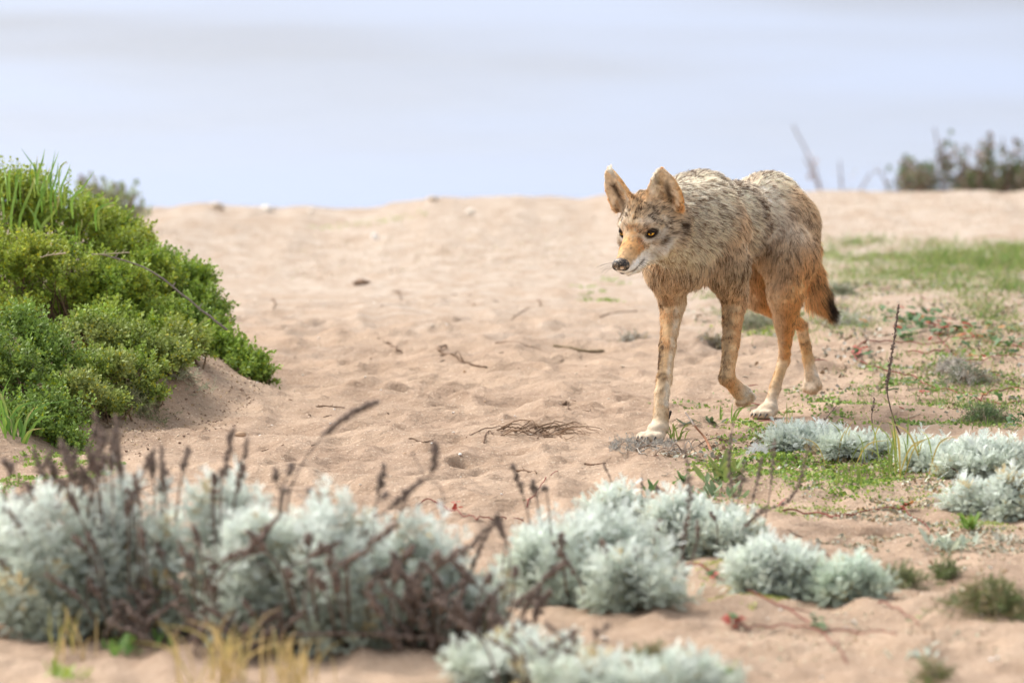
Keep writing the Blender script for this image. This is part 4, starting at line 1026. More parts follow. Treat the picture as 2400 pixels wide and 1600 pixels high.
# ------------------------------------------------------------------ low turf, moss and litter that nobody could count
def in_poly(px, py, poly):
    c = np.zeros(len(px), bool); n = len(poly); j = n-1
    for i in range(n):
        (xi, yi), (xj, yj) = poly[i], poly[j]
        c ^= ((yi > py) != (yj > py)) & (px < (xj-xi)*(py-yi)/(yj-yi+1e-9)+xi); j = i
    return c
def ground_pts(poly, n, patch=None, thr=0.0, seed=1, clumps=0, spread=.06):
    """points on the sand inside an outline, evenly by area on the ground, optionally in patches"""
    pl = np.array(poly, float); Q = np.stack([*at_flat(pl[:, 0], pl[:, 1])], -1)
    if clumps:                                       # loose clumps with ragged edges
        q = ground_pts(poly, clumps, None)[:, :2]; wgt = rng.random(clumps)**1.5+.1; j = rng.choice(clumps, n, p=wgt/wgt.sum()); sz = spread*(.35+wgt[j])
        q = q[j]+rng.normal(0, 1, (n, 2))*np.stack([sz, sz*1.5], -1); return np.stack([q[:, 0], q[:, 1], gz(q[:, 0], q[:, 1])], -1)
    out = []; k = 0
    while len(out) < n and k < 60:
        q = rng.uniform(Q.min(0), Q.max(0), (n*3, 2)); q = q[in_poly(q[:, 0], q[:, 1], [tuple(a_) for a_ in Q])]
        if patch: q = q[fbm2(q[:, 0]/patch, q[:, 1]/(patch*1.6), seed, 3)+rng.normal(0, .10, len(q)) > thr]
        out += list(q); k += 1
    q = np.array(out[:n]); return np.stack([q[:, 0], q[:, 1], gz(q[:, 0], q[:, 1])], -1)
BLD = quad_leaf(.0022, 1.0, .35, .3, 2); BLD = (BLD[0]*A(1, 1, 1), BLD[1], np.ones((len(BLD[0]), 3)))
def cover_blades(name, label, specs):
    ac = Acc()
    for poly, n, patch, thr, h0, h1, cols, seed in specs:
        T = ground_pts(poly, n, clumps=patch, spread=thr) if patch > 3 else ground_pts(poly, n, patch, thr, seed); m = len(T); h_ = rng.uniform(h0, h1, m)
        d = rdir(m, .35); Rm = frames(d, rng.random(m)*6.3); Rm = Rm*np.stack([np.ones(m), h_, h_], -1)[:, None, :]
        c = np.array(cols)[rng.integers(0, len(cols), m)]*rng.uniform(.75, 1.25, (m, 1))
        inst(ac, BLD, Rm, T-A(0, 0, .002), 1.0, c)
    return ac.build(name, M_LEAF, label=label, cat='ground cover', kind='stuff')
LEAFLET = (*round_leaf(.8, 1.0, .4), np.ones((7, 3)))
def cover_leaves(name, label, specs, mat=M_LEAF):
    ac = Acc()
    for poly, n, patch, thr, s0, s1, cols, seed, up in specs:
        T = ground_pts(poly, n, clumps=patch, spread=thr) if patch and patch > 3 else ground_pts(poly, n, patch, thr, seed); m = len(T); c = np.array(cols)[rng.integers(0, len(cols), m)]*rng.uniform(.75, 1.25, (m, 1))
        d = rng.normal(0, 1, (m, 3)); d[:, 2] = np.abs(d[:, 2])*up+.08
        inst(ac, LEAFLET, frames(d, rng.random(m)*6.3), T+A(0, 0, .0015), rng.uniform(s0, s1, m), c)
    return ac.build(name, mat, label=label, cat='ground cover', kind='stuff')
TURF = [A(.16, .29, .05), A(.22, .35, .06), A(.11, .20, .045), A(.28, .33, .09), A(.36, .29, .16)]
cover_blades('turf_grass', 'thin patchy green turf on the swell behind the coyote', [
    ([(1915, 585), (2050, 572), (2250, 590), (2420, 585), (2420, 660), (2250, 668), (2060, 640)], 3800, 34, .055, .02, .05, TURF, 3),
    ([(2120, 640), (2420, 640), (2420, 740), (2300, 735)], 2600, 20, .06, .02, .055, TURF, 4),
    ([(1900, 600), (2150, 640), (2300, 740), (2420, 790), (2420, 830), (2200, 770), (1960, 700)], 5200, 80, .045, .010, .035, TURF, 5),
    ([(1600, 690), (1900, 690), (2100, 760), (2000, 830), (1760, 800)], 2600, 60, .035, .008, .028, TURF, 6),
    ([(1960, 850), (2400, 800), (2400, 1010), (2000, 960)], 3200, 70, .035, .008, .03, TURF, 7)])
cover_leaves('moss_turf', 'bright green mossy turf of tiny leaves round the silver mats', [
    ([(1570, 1010), (1700, 990), (1850, 1000), (2100, 1040), (2180, 1100), (2090, 1180), (1850, 1160), (1700, 1130), (1600, 1050)], 9000, 70, .035, .004, .011, [A(.24, .38, .06), A(.34, .44, .08), A(.16, .26, .06)], 11, .6),
    ([(1690, 1120), (2150, 1090), (2400, 1180), (2360, 1260), (1900, 1230), (1680, 1190)], 3000, 60, .03, .003, .008, [A(.36, .42, .12), A(.28, .36, .10)], 12, .5),
    ([(1600, 1330), (1700, 1310), (1860, 1400), (1760, 1440), (1640, 1400)], 900, .10, .0, .003, .007, [A(.42, .46, .10), A(.34, .40, .10)], 13, .4),
    ([(1560, 950), (2390, 830), (2390, 1010), (2200, 1000), (1900, 980)], 2600, 90, .03, .004, .012, [A(.24, .36, .07), A(.14, .22, .06)], 14, .5),
    ([(1330, 660), (1480, 650), (1480, 670), (1340, 690)], 90, 12, .012, .004, .009, [A(.30, .40, .08)], 15, .6),
    ([(1360, 690), (1430, 690), (1430, 712), (1360, 712)], 150, 9, .014, .004, .010, [A(.26, .36, .08)], 16, .6),
    ([(1700, 700), (1860, 690), (1860, 800), (1720, 800)], 900, 30, .03, .005, .012, [A(.38, .48, .08), A(.20, .26, .10)], 17, .6),
    ([(0, 1090), (180, 1040), (300, 1090), (150, 1160), (0, 1170)], 900, .10, .1, .005, .012, [A(.28, .40, .08)], 18, .6),
    ([(900, 488), (860, 492), (720, 498), (720, 508), (1000, 505), (1000, 494)], 110, None, 0, .005, .012, [A(.36, .44, .12)], 19, .6)])
cover_leaves('leaf_litter', 'pale shed leaf scraps and straw scattered over the sand between the plants', [
    ([(1690, 1100), (2200, 1100), (2400, 1190), (2400, 1300), (1900, 1280), (1650, 1220)], 2600, .12, .02, .004, .012, [A(.50, .52, .42), A(.46, .44, .32), A(.42, .31, .19)], 21, .25),
    ([(1480, 1040), (1800, 1010), (2300, 1050), (2200, 1130), (1600, 1110)], 1500, .10, .0, .005, .016, [A(.28, .20, .13), A(.42, .31, .20), A(.44, .43, .34)], 22, .2),
    ([(1560, 700), (2400, 690), (2400, 1000), (1860, 940)], 2000, .12, .08, .005, .016, [A(.34, .34, .27), A(.30, .22, .14), A(.48, .44, .37)], 23, .2),
    ([(200, 1000), (600, 900), (640, 940), (300, 1060)], 500, None, 0, .003, .008, [A(.25, .17, .11), A(.55, .42, .26)], 24, .2),
    ([(1500, 1350), (2390, 1290), (2390, 1590), (1800, 1590)], 1000, .12, .05, .003, .009, [A(.30, .20, .12), A(.58, .50, .36), A(.5, .5, .36)], 25, .2),
    ([(640, 520), (1400, 500), (1400, 640), (640, 640)], 420, None, 0, .004, .009, [A(.66, .55, .42), A(.44, .34, .24), A(.52, .48, .28)], 26, .2)], M_STONE)

# ------------------------------------------------------------------ stones
def stone_mesh(seed, sub=2):
    V, F = OCT[0].copy(), OCT[1].copy(); V = nrm(V)
    for _ in range(sub):
        e = {}; V = list(V); NF_ = []
        def mid(a_, b_):
            k = (min(a_, b_), max(a_, b_))
            if k not in e: e[k] = len(V); V.append(nrm((V[a_]+V[b_])/2))
            return e[k]
        for a_, b_, c_ in F:
            x, y, z = mid(a_, b_), mid(b_, c_), mid(c_, a_); NF_ += [(a_, x, z), (x, b_, y), (z, y, c_), (x, y, z)]
        V, F = np.array(V), np.array(NF_)
    V = V*(1+.22*noise3(V[:, 0]*1.4+seed, V[:, 1]*1.4, V[:, 2]*1.4, seed)+.10*noise3(V[:, 0]*3+seed, V[:, 1]*3, V[:, 2]*3, seed+1))[:, None]
    return V*A(1, .8, .62), F
SCOL = [A(.62, .50, .38), A(.74, .66, .56), A(.50, .34, .22), A(.36, .24, .16), A(.80, .76, .70)]
SM = {}; CN = ['tan', 'cream', 'reddish brown', 'dark brown', 'white']
for k in range(3):
    for ci, c in enumerate(SCOL):
        V, F = stone_mesh(31+k*7+ci, 1); SM[k, ci] = make_mesh('pebble', V, [F], np.broadcast_to(c, V.shape)*(.85+.3*rng.random((len(V), 1))), True)
        SM[k, ci].materials.append(M_STONE)
def stone(p, r, ci, label, group=None, name='pebble', cat='pebble'):
    o = link(name, SM[int(rng.integers(3)), ci], label=label, cat=cat, group=group)
    o.location = p+A(0, 0, r*.28); o.scale = (r, r*rng.uniform(.8, 1.1), r*rng.uniform(.7, 1.1)); o.rotation_euler = (rng.normal(0, .2), rng.normal(0, .2), rng.random()*6.3); return o
zs = lambda x, y: (500+x/2.24, 440+y/2.24)
for (x, y, r, ci, lab) in ((1318, 968, .0065, 2, 'small brown pebble just below the hooked twig'), (140, 1305, .014, 2, 'largest reddish brown pebble at the foot of the undercut bank'), (2148, 942, .007, 0, 'tan pebble on open sand behind the forked root litter'), (1295, 1402, .006, 4, 'white shell chip on open sand'), (1150, 725, .006, 1, 'pale pebble at the lip of a scuffed hollow'),
                           (850, 268, .022, 4, 'broad pale stone on the dry gravel crust'), (1345, 140, .022, 1, 'wide flat cream stone on the gravel near the brink'), (515, 128, .016, 1, 'upright cream stone on the brink'), (285, 126, .026, 1, 'long low cream stone lying along the brink'), (1155, 70, .022, 0, 'small tan stone poking up on the highest part of the brink'), (20, 112, .032, 0, 'large crumbly tan stone on the brink above the small far shrub')):
    stone(G1(*zs(x, y)), r, ci, lab, name='stone' if r > .02 else 'pebble', cat='stone' if r > .02 else 'pebble')
for (x, y, r) in ((250, 690, .010), (800, 640, .007), (960, 795, .007)): stone(G1(*z6(x*2, y*1.5)[0]), r, 1, 'pale pebble on the sand in front of the sagewort cushions', 'pebbles before the cushions')
T = ground_pts([(420, 940), (560, 700), (900, 640), (1450, 650), (1500, 1000), (1350, 1230), (700, 1130)], 150)
for p in T: ci = int(rng.integers(5)); stone(p, rng.uniform(.0018, .0048), ci, f'tiny {CN[ci]} pebble on the open trodden sand', f'{CN[ci]} pebbles on the trodden sand')
T = ground_pts([(1500, 1460), (1750, 1430), (2390, 1300), (2390, 1590), (1800, 1590)], 40)
for p in T: ci = int(rng.integers(5)); stone(p, rng.uniform(.002, .006), ci, f'tiny {CN[ci]} pebble on the sand below the red runners', f'{CN[ci]} pebbles below the runners')
T = ground_pts([(340, 890), (420, 870), (520, 900), (470, 950), (360, 960)], 60)
for p in T: ci = int(rng.choice([0, 1, 4, 0])); stone(p, rng.uniform(.003, .008), ci, f'tiny {CN[ci]} pebble set in the bare sand bank', f'{CN[ci]} pebbles in the bank')
ac = Acc()
PST = [stone_mesh(90+i, 0) for i in range(3)]
def gravel(T, s0, s1, cols):
    m = len(T); c = np.array(cols)[rng.integers(0, len(cols), m)]*rng.uniform(.8, 1.15, (m, 1)); s_ = s0+(s1-s0)*rng.random(m)**3
    for j in range(3):
        q = np.arange(m) % 3 == j; V, F = PST[j]
        inst(ac, (V, F, np.ones(V.shape)), frames(rdir(q.sum(), 1.5), rng.random(q.sum())*6.3), T[q]+A(0, 0, .1)*s_[q][:, None], s_[q], c[q])
gravel(ground_pts([(560, 640), (1420, 640), (1400, 500), (300, 505)], 2400), .0015, .008, [A(.62, .50, .39), A(.74, .65, .54), A(.52, .41, .30), A(.60, .48, .37)])
gravel(ground_pts([(1900, 560), (2400, 560), (2400, 455), (1900, 465)], 1500), .0015, .008, [A(.62, .50, .39), A(.74, .65, .54), A(.52, .41, .30)])
gravel(ground_pts([(300, 1100), (560, 680), (1500, 640), (1500, 1000), (1250, 1300), (600, 1200)], 4200), .0009, .0026, [A(.20, .13, .09), A(.70, .58, .45), A(.34, .23, .15)])
gravel(ground_pts([(1250, 1300), (2400, 1150), (2400, 1600), (1500, 1600)], 2200), .0010, .0030, [A(.20, .13, .09), A(.70, .58, .45), A(.34, .23, .15)])
gravel(ground_pts([(280, 1000), (380, 870), (540, 890), (640, 910), (560, 1000), (300, 1080)], 1400), .001, .006, [A(.20, .13, .09), A(.66, .54, .40), A(.30, .20, .13)])
ac.build('gravel', M_STONE, label='fine gravel and grit strewn over the sand', cat='gravel', kind='stuff')
# clod with a root stub
V, F = stone_mesh(5, 3); p = G1(846, 668); V = V*A(.024, .018, .017)*(1+.55*noise3(V[:, 0]*2.5, V[:, 1]*2.5, V[:, 2]*2.5, 3)+.3*noise3(V[:, 0]*6, V[:, 1]*6, V[:, 2]*6, 4))[:, None]
link('earth_clod', make_mesh('earth_clod', V, [F], np.broadcast_to(A(.27, .175, .115), V.shape)*(.6+.8*rng.random((len(V), 1))), False), M_STONE, loc=p+A(0, 0, .006), label='dark lump of caked earth standing up from the sand', cat='earth clod')

# ------------------------------------------------------------------ twigs, roots and other scraps
def on_sand(P, lift=.0015):
    q = G([p[0] for p in P], [p[1] for p in P]); q = smooth_path(q, 4*len(P)+4); q[:, 2] = np.maximum(q[:, 2], gz(q[:, 0], q[:, 1]))+lift; return q
def twig(P, r, label, col=A(.21, .14, .095), group=None, name='twig', taper=.5, arch=0):
    q = on_sand(P, r*.6); n = len(q)
    if arch: q[:, 2] += arch*np.sin(np.linspace(0, pi, n))
    q += rng.normal(0, r*.35, q.shape)*A(1, 1, .4); ac = Acc()
    tube(ac, q, r*np.linspace(1, taper, n)*rng.uniform(.8, 1.25, n), col*rng.uniform(.75, 1.25, (n, 1)), 6)
    for k in range(max(1, n//7)):
        i = rng.integers(1, n-1); d = nrm(rng.normal(0, 1, 3)*A(1, 1, .3)); L_ = rng.uniform(3, 8)*r
        tube(ac, [q[i], q[i]+d*L_*.6, q[i]+d*L_+A(0, 0, r)], [r*.5, r*.4, r*.2], col, 5)
    return ac.build(name, M_BARK, None, q[0], label=label, cat='twig' if name == 'twig' else name.replace('_', ' '), group=group)
zl_ = lambda *p: [zs(x, y) for x, y in zip(p[::2], p[1::2])]
twig(zl_(1215, 832, 1190, 848, 1205, 872, 1290, 905, 1360, 935, 1440, 946), .0042, 'hooked grey brown twig lying on the open sand')
twig(zl_(1480, 815, 1550, 810, 1640, 830, 1720, 850), .0016, 'thin straight twig on the sand behind the hooked one')
twig(zl_(1790, 832, 1900, 848, 1960, 860, 2050, 858), .0034, 'twig with a thicker leafy end on the sand before the forepaw', A(.26, .20, .12), taper=1.3)
twig(zl_(2030, 680, 2100, 660, 2230, 650), .0022, 'slightly arched twig on the sand behind the muzzle')
twig(zl_(1565, 695, 1610, 660, 1665, 630), .0018, 'thin slanting twig on the sand behind the straight one')
twig(zl_(915, 815, 935, 830, 960, 850, 990, 866), .0038, 'short thick root stub in the sand between two hollows')
twig(zl_(965, 548, 975, 570, 985, 592), .0028, 'stub of twig stuck in the sand above the scuffed hollow', arch=.01)
twig(zl_(310, 588, 325, 610, 315, 636), .0028, 'curled root scrap on the slope beside the green shrub')
twig(zl_(550, 1145, 620, 1150, 690, 1156), .0022, 'dark twig on the sand at the foot of the undercut bank')
twig(zl_(1705, 590, 1718, 605, 1712, 625), .0026, 'hooked root scrap near the slanting twig')
twig(zl_(1330, 1310, 1400, 1275, 1460, 1262, 1510, 1250), .0014, 'wiry root strand beside the root tangle')
twig(zl_(1420, 1340, 1425, 1310, 1440, 1285, 1470, 1298), .0020, 'looped root strand beside the root tangle')
twig(zl_(1030, 1318, 1060, 1325, 1110, 1338, 1150, 1328), .0020, 'dark curved root on the sand below the open trodden patch')
twig(zl_(1950, 1452, 2000, 1455, 2060, 1448), .0026, 'dark broken twig beside the grey litter heap')
twig(zl_(1590, 1485, 1650, 1490, 1700, 1500), .0028, 'pale brown twig between two thin stalks')
twig(zl_(1835, 1140, 1860, 1152, 1868, 1165), .0030, 'dark root end in a paw print')
twig(zl_(1940, 1168, 1975, 1172, 1992, 1158, 1990, 1140), .0010, 'thin hair root curled in a paw print')
# tangle of roots: strands that can be told apart are pieces
o = thing('root_tangle', G1(*zs(1780, 1300)), 'tangle of fine dry roots lying on the sand', 'root tangle'); b = np.array(o.location)
for i in range(26):
    x0 = rng.uniform(1480, 1830); y0 = rng.uniform(1262, 1318); L_ = rng.uniform(120, 260); P = [(x0, y0), (x0+L_*.35, y0+rng.uniform(-16, 14)), (x0+L_*.7, y0+rng.uniform(-20, 16)), (min(x0+L_, 2050), y0+rng.uniform(-24, 20))]
    q = on_sand([zs(*p) for p in P], .002); q[:, 2] += np.sin(np.linspace(0, pi, len(q)))*rng.uniform(0, .016); ac = Acc()
    tube(ac, q, np.linspace(rng.uniform(.0008, .0019), .0006, len(q)), A(.21, .135, .085)*rng.uniform(.6, 1.3), 4); ac.build('root_strand', M_BARK, o, b)
T = ground_pts([(560, 1100), (600, 700), (1420, 660), (1480, 1000), (1300, 1200)], 60)
for p in T:
    a_ = rng.random()*pi; L_ = rng.uniform(.006, .022); q = np.array([p+A(cos(a_), sin(a_), 0)*L_*t for t in (-.5, 0, .5)])+rng.normal(0, .0015, (3, 3)); q[:, 2] = gz(q[:, 0], q[:, 1])+.0012
    ac = Acc(); tube(ac, q, [.0011, .0015, .0008], A(.17, .11, .075)*rng.uniform(.6, 1.5), 5)
    ac.build('twig_scrap', M_BARK, None, q[1], label='tiny dark twig scrap on the trodden sand', cat='twig', group='twig scraps on the trodden sand')
T = ground_pts([(1900, 730), (2390, 700), (2390, 1000), (2100, 1000), (1650, 1230), (2390, 1300), (2390, 1590), (1650, 1500), (1480, 1100)], 70)
for p in T:
    a_ = rng.random()*pi; L_ = rng.uniform(.015, .07); q = np.array([p+A(cos(a_), sin(a_), 0)*L_*t for t in (-.5, -.15, .15, .5)])+rng.normal(0, .003, (4, 3)); q[:, 2] = gz(q[:, 0], q[:, 1])+.0015+.004*rng.random()
    ac = Acc(); tube(ac, q, [.0012, .0016, .0014, .0008], [A(.22, .15, .11), A(.42, .35, .27), A(.30, .12, .09)][int(rng.integers(3))]*rng.uniform(.7, 1.3), 5)
    ac.build('twig_scrap', M_BARK, None, q[1], label='thin dry stem scrap among the low plants', cat='twig', group='stem scraps among the low plants')
# red-barked stick leaning over the turf, broken pale at the tip
q = smooth_path([G1(1674, 1064)-A(0, 0, .01), W(1655, 1030, 14.50), W(1632, 1002, 14.52), W(1606, 966, 14.54)], 14)
ac = Acc(); n = len(q); cc = np.where((np.arange(n) > 9)[:, None], A(.62, .52, .44), A(.34, .17, .10)); tube(ac, q, np.linspace(.0036, .0022, n)*rng.uniform(.85, 1.2, n), cc, 6)
ac.build('broken_stick', M_BARK, None, q[0], label='reddish broken stick with a pale tip leaning out of the turf', cat='stick')
# heap of grey litter stems beside the paw
o = thing('litter_heap', G1(1530, 1066), 'heap of grey dead stems and curled leaves below the planted forepaw', 'plant litter'); b = np.array(o.location)
for i in range(26):
    x0, y0 = rng.uniform(1430, 1660), rng.uniform(1040, 1078); L_ = rng.uniform(-80, 90)
    q = on_sand([(x0, y0), (x0+L_*.5, y0+rng.uniform(-14, 10)), (x0+L_, y0+rng.uniform(-22, 14))], .003); q[:, 2] += np.sin(np.linspace(0, pi, len(q)))*rng.uniform(0, .014)
    ac = Acc(); tube(ac, q, np.linspace(.0016, .0008, len(q)), [A(.34, .28, .22), A(.24, .17, .12), A(.46, .42, .36)][i % 3]*rng.uniform(.7, 1.2), 4); ac.build('stem', M_BARK, o, b)
ac = Acc(); T = ground_pts([(1440, 1035), (1570, 1035), (1600, 1070), (1420, 1075)], 120); m = len(T)
inst(ac, SHOOT[0], frames(rdir(m, .2), rng.random(m)*6), T+A(0, 0, .004), rng.uniform(.25, .5, m), A(.42, .40, .36)*rng.uniform(.7, 1.2, (m, 1))); ac.build('curled_leaves', M_SILVER, o, b, kind='stuff')
# feather: quill with two vanes of barbs
o = thing('feather', G1(1770, 1068), 'white downy feather lying in the turf', 'feather'); b = np.array(o.location)
q = smooth_path([W(1800, 1074, b[1]), W(1792, 1052, b[1]), W(1770, 1046, b[1]), W(1748, 1062, b[1])], 26); g_ = gz(q[:, 0], q[:, 1]); q[:, 2] = np.maximum(q[:, 2], g_+.004)
ac = Acc(); tube(ac, q, np.linspace(.0009, .0004, len(q)), A(.85, .83, .78), 5); ac.build('quill', M_BARK, o, b)
for s in (1, -1):
    ac = Acc(); tq = nrm(np.gradient(q, axis=0)); nv = nrm(np.cross(tq, A(.2, -1, .5)))*s
    for i in range(120):
        k = rng.uniform(2, 25); j = min(int(k), 24); a_ = q[j]+(q[j+1]-q[j])*(k-j); L_ = .014*np.sin(pi*k/27)*rng.uniform(.75, 1.1)
        d = nrm(nv[j]*.85+tq[j]*.6+rng.normal(0, .12, 3)); p2 = a_+d*L_+A(0, -.002, -.002)
        wv = tq[j]*.0006; ac.add(np.array([a_-wv, a_+wv, p2+wv*.5, p2-wv*.5]), np.array([(0, 1, 2, 3)]), A(.88, .88, .87))
    ac.build('vane', M_SILVER, o, b, kind='stuff')

# ------------------------------------------------------------------ red runners with three-part leaves
def trefoil(seed):
    r = np.random.default_rng(seed); P = []
    for a_ in (-1.15, 0, 1.15):
        V, F = round_leaf(.82, 1.0, .5); V = V*r.uniform(.85, 1.1); V = V.copy(); V[:, 1] += .28*V[:, 2]**2*r.uniform(-.3, 1)
        P.append((V @ roty(a_).T, F, A(1, 1, 1)*r.uniform(.85, 1.15)))
    return merge(P)
TRE = [trefoil(i) for i in range(4)]
LC = {'g': A(.10, .20, .07), 'l': A(.22, .34, .08), 'd': A(.07, .14, .06), 'r': A(.42, .07, .045), 'o': A(.46, .22, .06)}
TM = {}
for i, (V, F, C) in enumerate(TRE):
    for k, c in LC.items():
        TM[i, k] = make_mesh('leaf', V, [F], C*c*(.9+.2*rng.random((len(V), 1))), False); TM[i, k].materials.append(M_LEAF)
def place_leaf(o, b, p, size, k, tilt=.9, mesh=None):
    l = link('leaf', mesh or TM[int(rng.integers(4)), k], None, o); l.location = p-b
    l.rotation_euler = (rng.normal(-pi/2, .35)+tilt*.0, rng.normal(0, .3), rng.random()*6.3); l.scale = (size,)*3; return l
def runner(label, paths, leaves, r=.0019, col=A(.235, .075, .06)):
    """paths in photograph pixels on the sand; leaves: (px, py, n, spread px, size, kinds)"""
    q0 = on_sand(paths[0], .002); b = q0[0]; o = thing('runner_plant', b, label, 'runner plant', 'red runners')
    for P in paths:
        q = on_sand(P, r*.8); q[:, 2] += np.abs(np.sin(np.linspace(0, pi*len(P), len(q))))*.006; ac = Acc(); n = len(q)
        tube(ac, q, r*np.linspace(1, .6, n), col*rng.uniform(.8, 1.2, (n, 1)), 6); ac.build('stem', M_BARK, o, b)
    for px, py, n, sp, size, kinds in leaves:
        X_, Y_ = px+rng.normal(0, sp, n), py+rng.normal(0, sp*.28, n); T = G(X_, Y_)
        for p in T: place_leaf(o, b, p+A(0, 0, rng.uniform(.006, .022)), size*rng.uniform(.7, 1.25), kinds[rng.integers(len(kinds))])
    return o
runner('red runner with a dense bed of dark green leaves beyond the tall seed stalk', [z7(420, 815, 560, 795, 720, 800, 900, 810, 1010, 770, 1200, 790, 1437, 830), z7(880, 740, 930, 790, 980, 860, 1040, 895)],
       [(2135, 762, 75, 50, .017, 'ggdggdgro'), (2200, 775, 45, 40, .017, 'gdgggdr'), (2290, 785, 40, 40, .016, 'ggldgor'), (2370, 805, 26, 30, .015, 'gdgdr'), (2010, 832, 16, 14, .015, 'gdgr')])
runner('bare red runner crossing open sand beside the grey mats', [z7(720, 850, 850, 865, 950, 850, 1040, 900, 1150, 910, 1300, 880, 1437, 880)], [(2250, 850, 7, 40, .012, 'glr'), (2275, 847, 3, 8, .014, 'o')])
runner('long red runner curving past the foot of the tall seed stalk', [z7(380, 850, 420, 910, 520, 950, 640, 985, 760, 1010, 860, 1070, 1000, 1100, 1160, 1150, 1300, 1180, 1437, 1160), z7(1170, 1150, 1240, 1100, 1437, 1075)],
       [(2095, 908, 12, 26, .013, 'gld'), (2190, 912, 8, 18, .013, 'gl'), (2165, 934, 3, 5, .012, 'r'), (2300, 945, 10, 30, .013, 'gdo'), (2385, 995, 10, 22, .015, 'gd'), (2060, 868, 10, 16, .013, 'l')])
runner('red runner ending in a rosette of red edged leaves', [z6(1290, 465, 1400, 485, 1520, 500, 1560, 495, 1650, 480, 1800, 470, 1840, 485, 1940, 560)], [(2118, 1196, 9, 7, .014, 'grol'), (1830, 1195, 3, 10, .009, 'r')])
runner('red runner slanting down the sand between the sagewort cushions', [z6(800, 690, 1000, 770, 1130, 830, 1300, 910, 1400, 970, 1490, 1040, 1570, 1140)], [(1685, 1360, 6, 12, .012, 'gr'), (1912, 1470, 8, 10, .011, 'gd'), (1665, 1352, 3, 8, .012, 'd')])
runner('red runner lying straight across the sand below the cushions', [z6(1080, 960, 1150, 990, 1280, 980, 1420, 1000, 1600, 1010, 1790, 1010)], [(1730, 1465, 9, 14, .012, 'grd'), (1920, 1475, 6, 12, .010, 'gd')])
runner('thin red runner trailing off the small cushion', [z6(1710, 870, 1800, 910, 1890, 975)], [(2150, 1467, 4, 10, .009, 'gl')], r=.0016)
runner('thin red stem arching behind the plant with bushy dead heads', [z5(1770, 515, 1860, 520, 1950, 560, 2020, 578), z5(2020, 578, 2120, 580, 2220, 582)], [(1068, 1198, 3, 5, .010, 'gr')], r=.0016)
runner('thin red stem slanting up from the sand beside the short dark stalks', [z6(160, 450, 220, 370, 295, 290)], [(1235, 1190, 2, 6, .008, 'gr')], r=.0014)

# rosettes and leafy weeds, leaf by leaf
def leaf_mesh(w_, l_, c, c2, name='leaf'):
    n = 5; V, F = [], []
    for i in range(n+1):
        t = i/n; hw = w_*.5*(sin(pi*(t*.86+.10))**.8); V += [(-hw, .25*hw+.22*l_*t*t, l_*t), (0, .22*l_*t*t, l_*t), (hw, .25*hw+.22*l_*t*t, l_*t)]
    for i in range(n):
        for j in (0, 1): F.append((i*3+j, i*3+j+1, i*3+j+4, i*3+j+3))
    V = np.array(V); f = np.clip(V[:, 2:3]/l_, 0, 1); me = make_mesh(name, V, [np.array(F)], c*(1-f)+c2*f, True); me.materials.append(M_LEAF); return me
def rosette(label, px, py, n, l_, w_, c, c2, spread=0.0, up=(.15, 1.1), name='rosette_plant', group=None):
    b = G1(px, py); o = thing(name, b, label, 'plant', group); ms = [leaf_mesh(w_*rng.uniform(.8, 1.2), l_*rng.uniform(.8, 1.2), c*rng.uniform(.8, 1.2), c2*rng.uniform(.8, 1.2)) for _ in range(4)]
    for i in range(n):
        l = link('leaf', ms[i % 4], None, o); x, y = rng.normal(0, spread), rng.normal(0, spread*1.2); l.location = (x, y, gz(b[0]+x, b[1]+y)-b[2]+.002)
        R_ = frames(A(cos(2.4*i), sin(2.4*i), rng.uniform(*up))[None])[0]
        # leaf's upper face (+y of the mesh bends) turned skyward
        z_ = R_[:, 2]; x_ = nrm(np.cross(A(0, 0, 1), z_)); y_ = np.cross(z_, x_); l.rotation_euler = Matrix(np.stack([x_, y_, z_], 1).tolist()).to_euler(); l.scale = (rng.uniform(.6, 1.15),)*3
    return o
SUC, SUC2 = A(.40, .47, .36), A(.50, .55, .42)
for dx in range(1): rosette('grey green mat of spoon shaped leaves at the end of a red runner', 2230, 1285, 60, .026, .011, SUC, SUC2, .026, (.1, .9))
rosette('bright green rosette of narrow leaves beside the yellowed sagewort', 2270, 1240, 26, .042, .008, A(.17, .30, .06), A(.26, .40, .08), .008, (.15, 1.0))
rosette('broad leaved weed with reddening leaf tips by the white feather', 1690, 1120, 26, .048, .014, A(.17, .27, .07), A(.26, .28, .09), .020, (.15, 1.2))
rosette('weed with dull blue green leaves behind the row of thin stalks', 1690, 1165, 34, .034, .013, A(.17, .25, .12), A(.26, .34, .17), .028, (.2, 1.2))
rosette('small leafy weed at the edge of the bare sand behind the pale hummock', 1525, 1150, 8, .024, .012, A(.10, .19, .06), A(.14, .24, .08), .010)
rosette('small leafy weed beside the blue green weed', 1590, 1130, 10, .024, .012, A(.12, .22, .07), A(.18, .30, .10), .012)
rosette('dark leaves flattened on the sand between the planted paws', 1668, 992, 12, .030, .010, A(.06, .10, .04), A(.10, .14, .05), .018, (.02, .25))
rosette('bunch of dull dark leaves beside the planted forepaw', 1605, 1000, 7, .028, .009, A(.07, .09, .045), A(.10, .12, .06), .010, (.02, .3))
rosette('small lime green weed in the corner before the upright stalk plant', 150, 1590, 16, .030, .012, A(.26, .38, .07), A(.40, .48, .10), .02)
rosette('green weed under the plant with a dense fan of stalks', 310, 1530, 22, .034, .015, A(.12, .24, .06), A(.20, .34, .08), .03, (.3, 1.4))
rosette('small green weed on the sand by the trailing silver sprig', 1700, 1580, 12, .026, .009, A(.16, .28, .07), A(.26, .40, .10), .012)
rosette('tiny silver green seedling on open sand below the runners', 2150, 1545, 22, .020, .008, A(.46, .52, .42), A(.60, .64, .54), .022, (.1, .8))
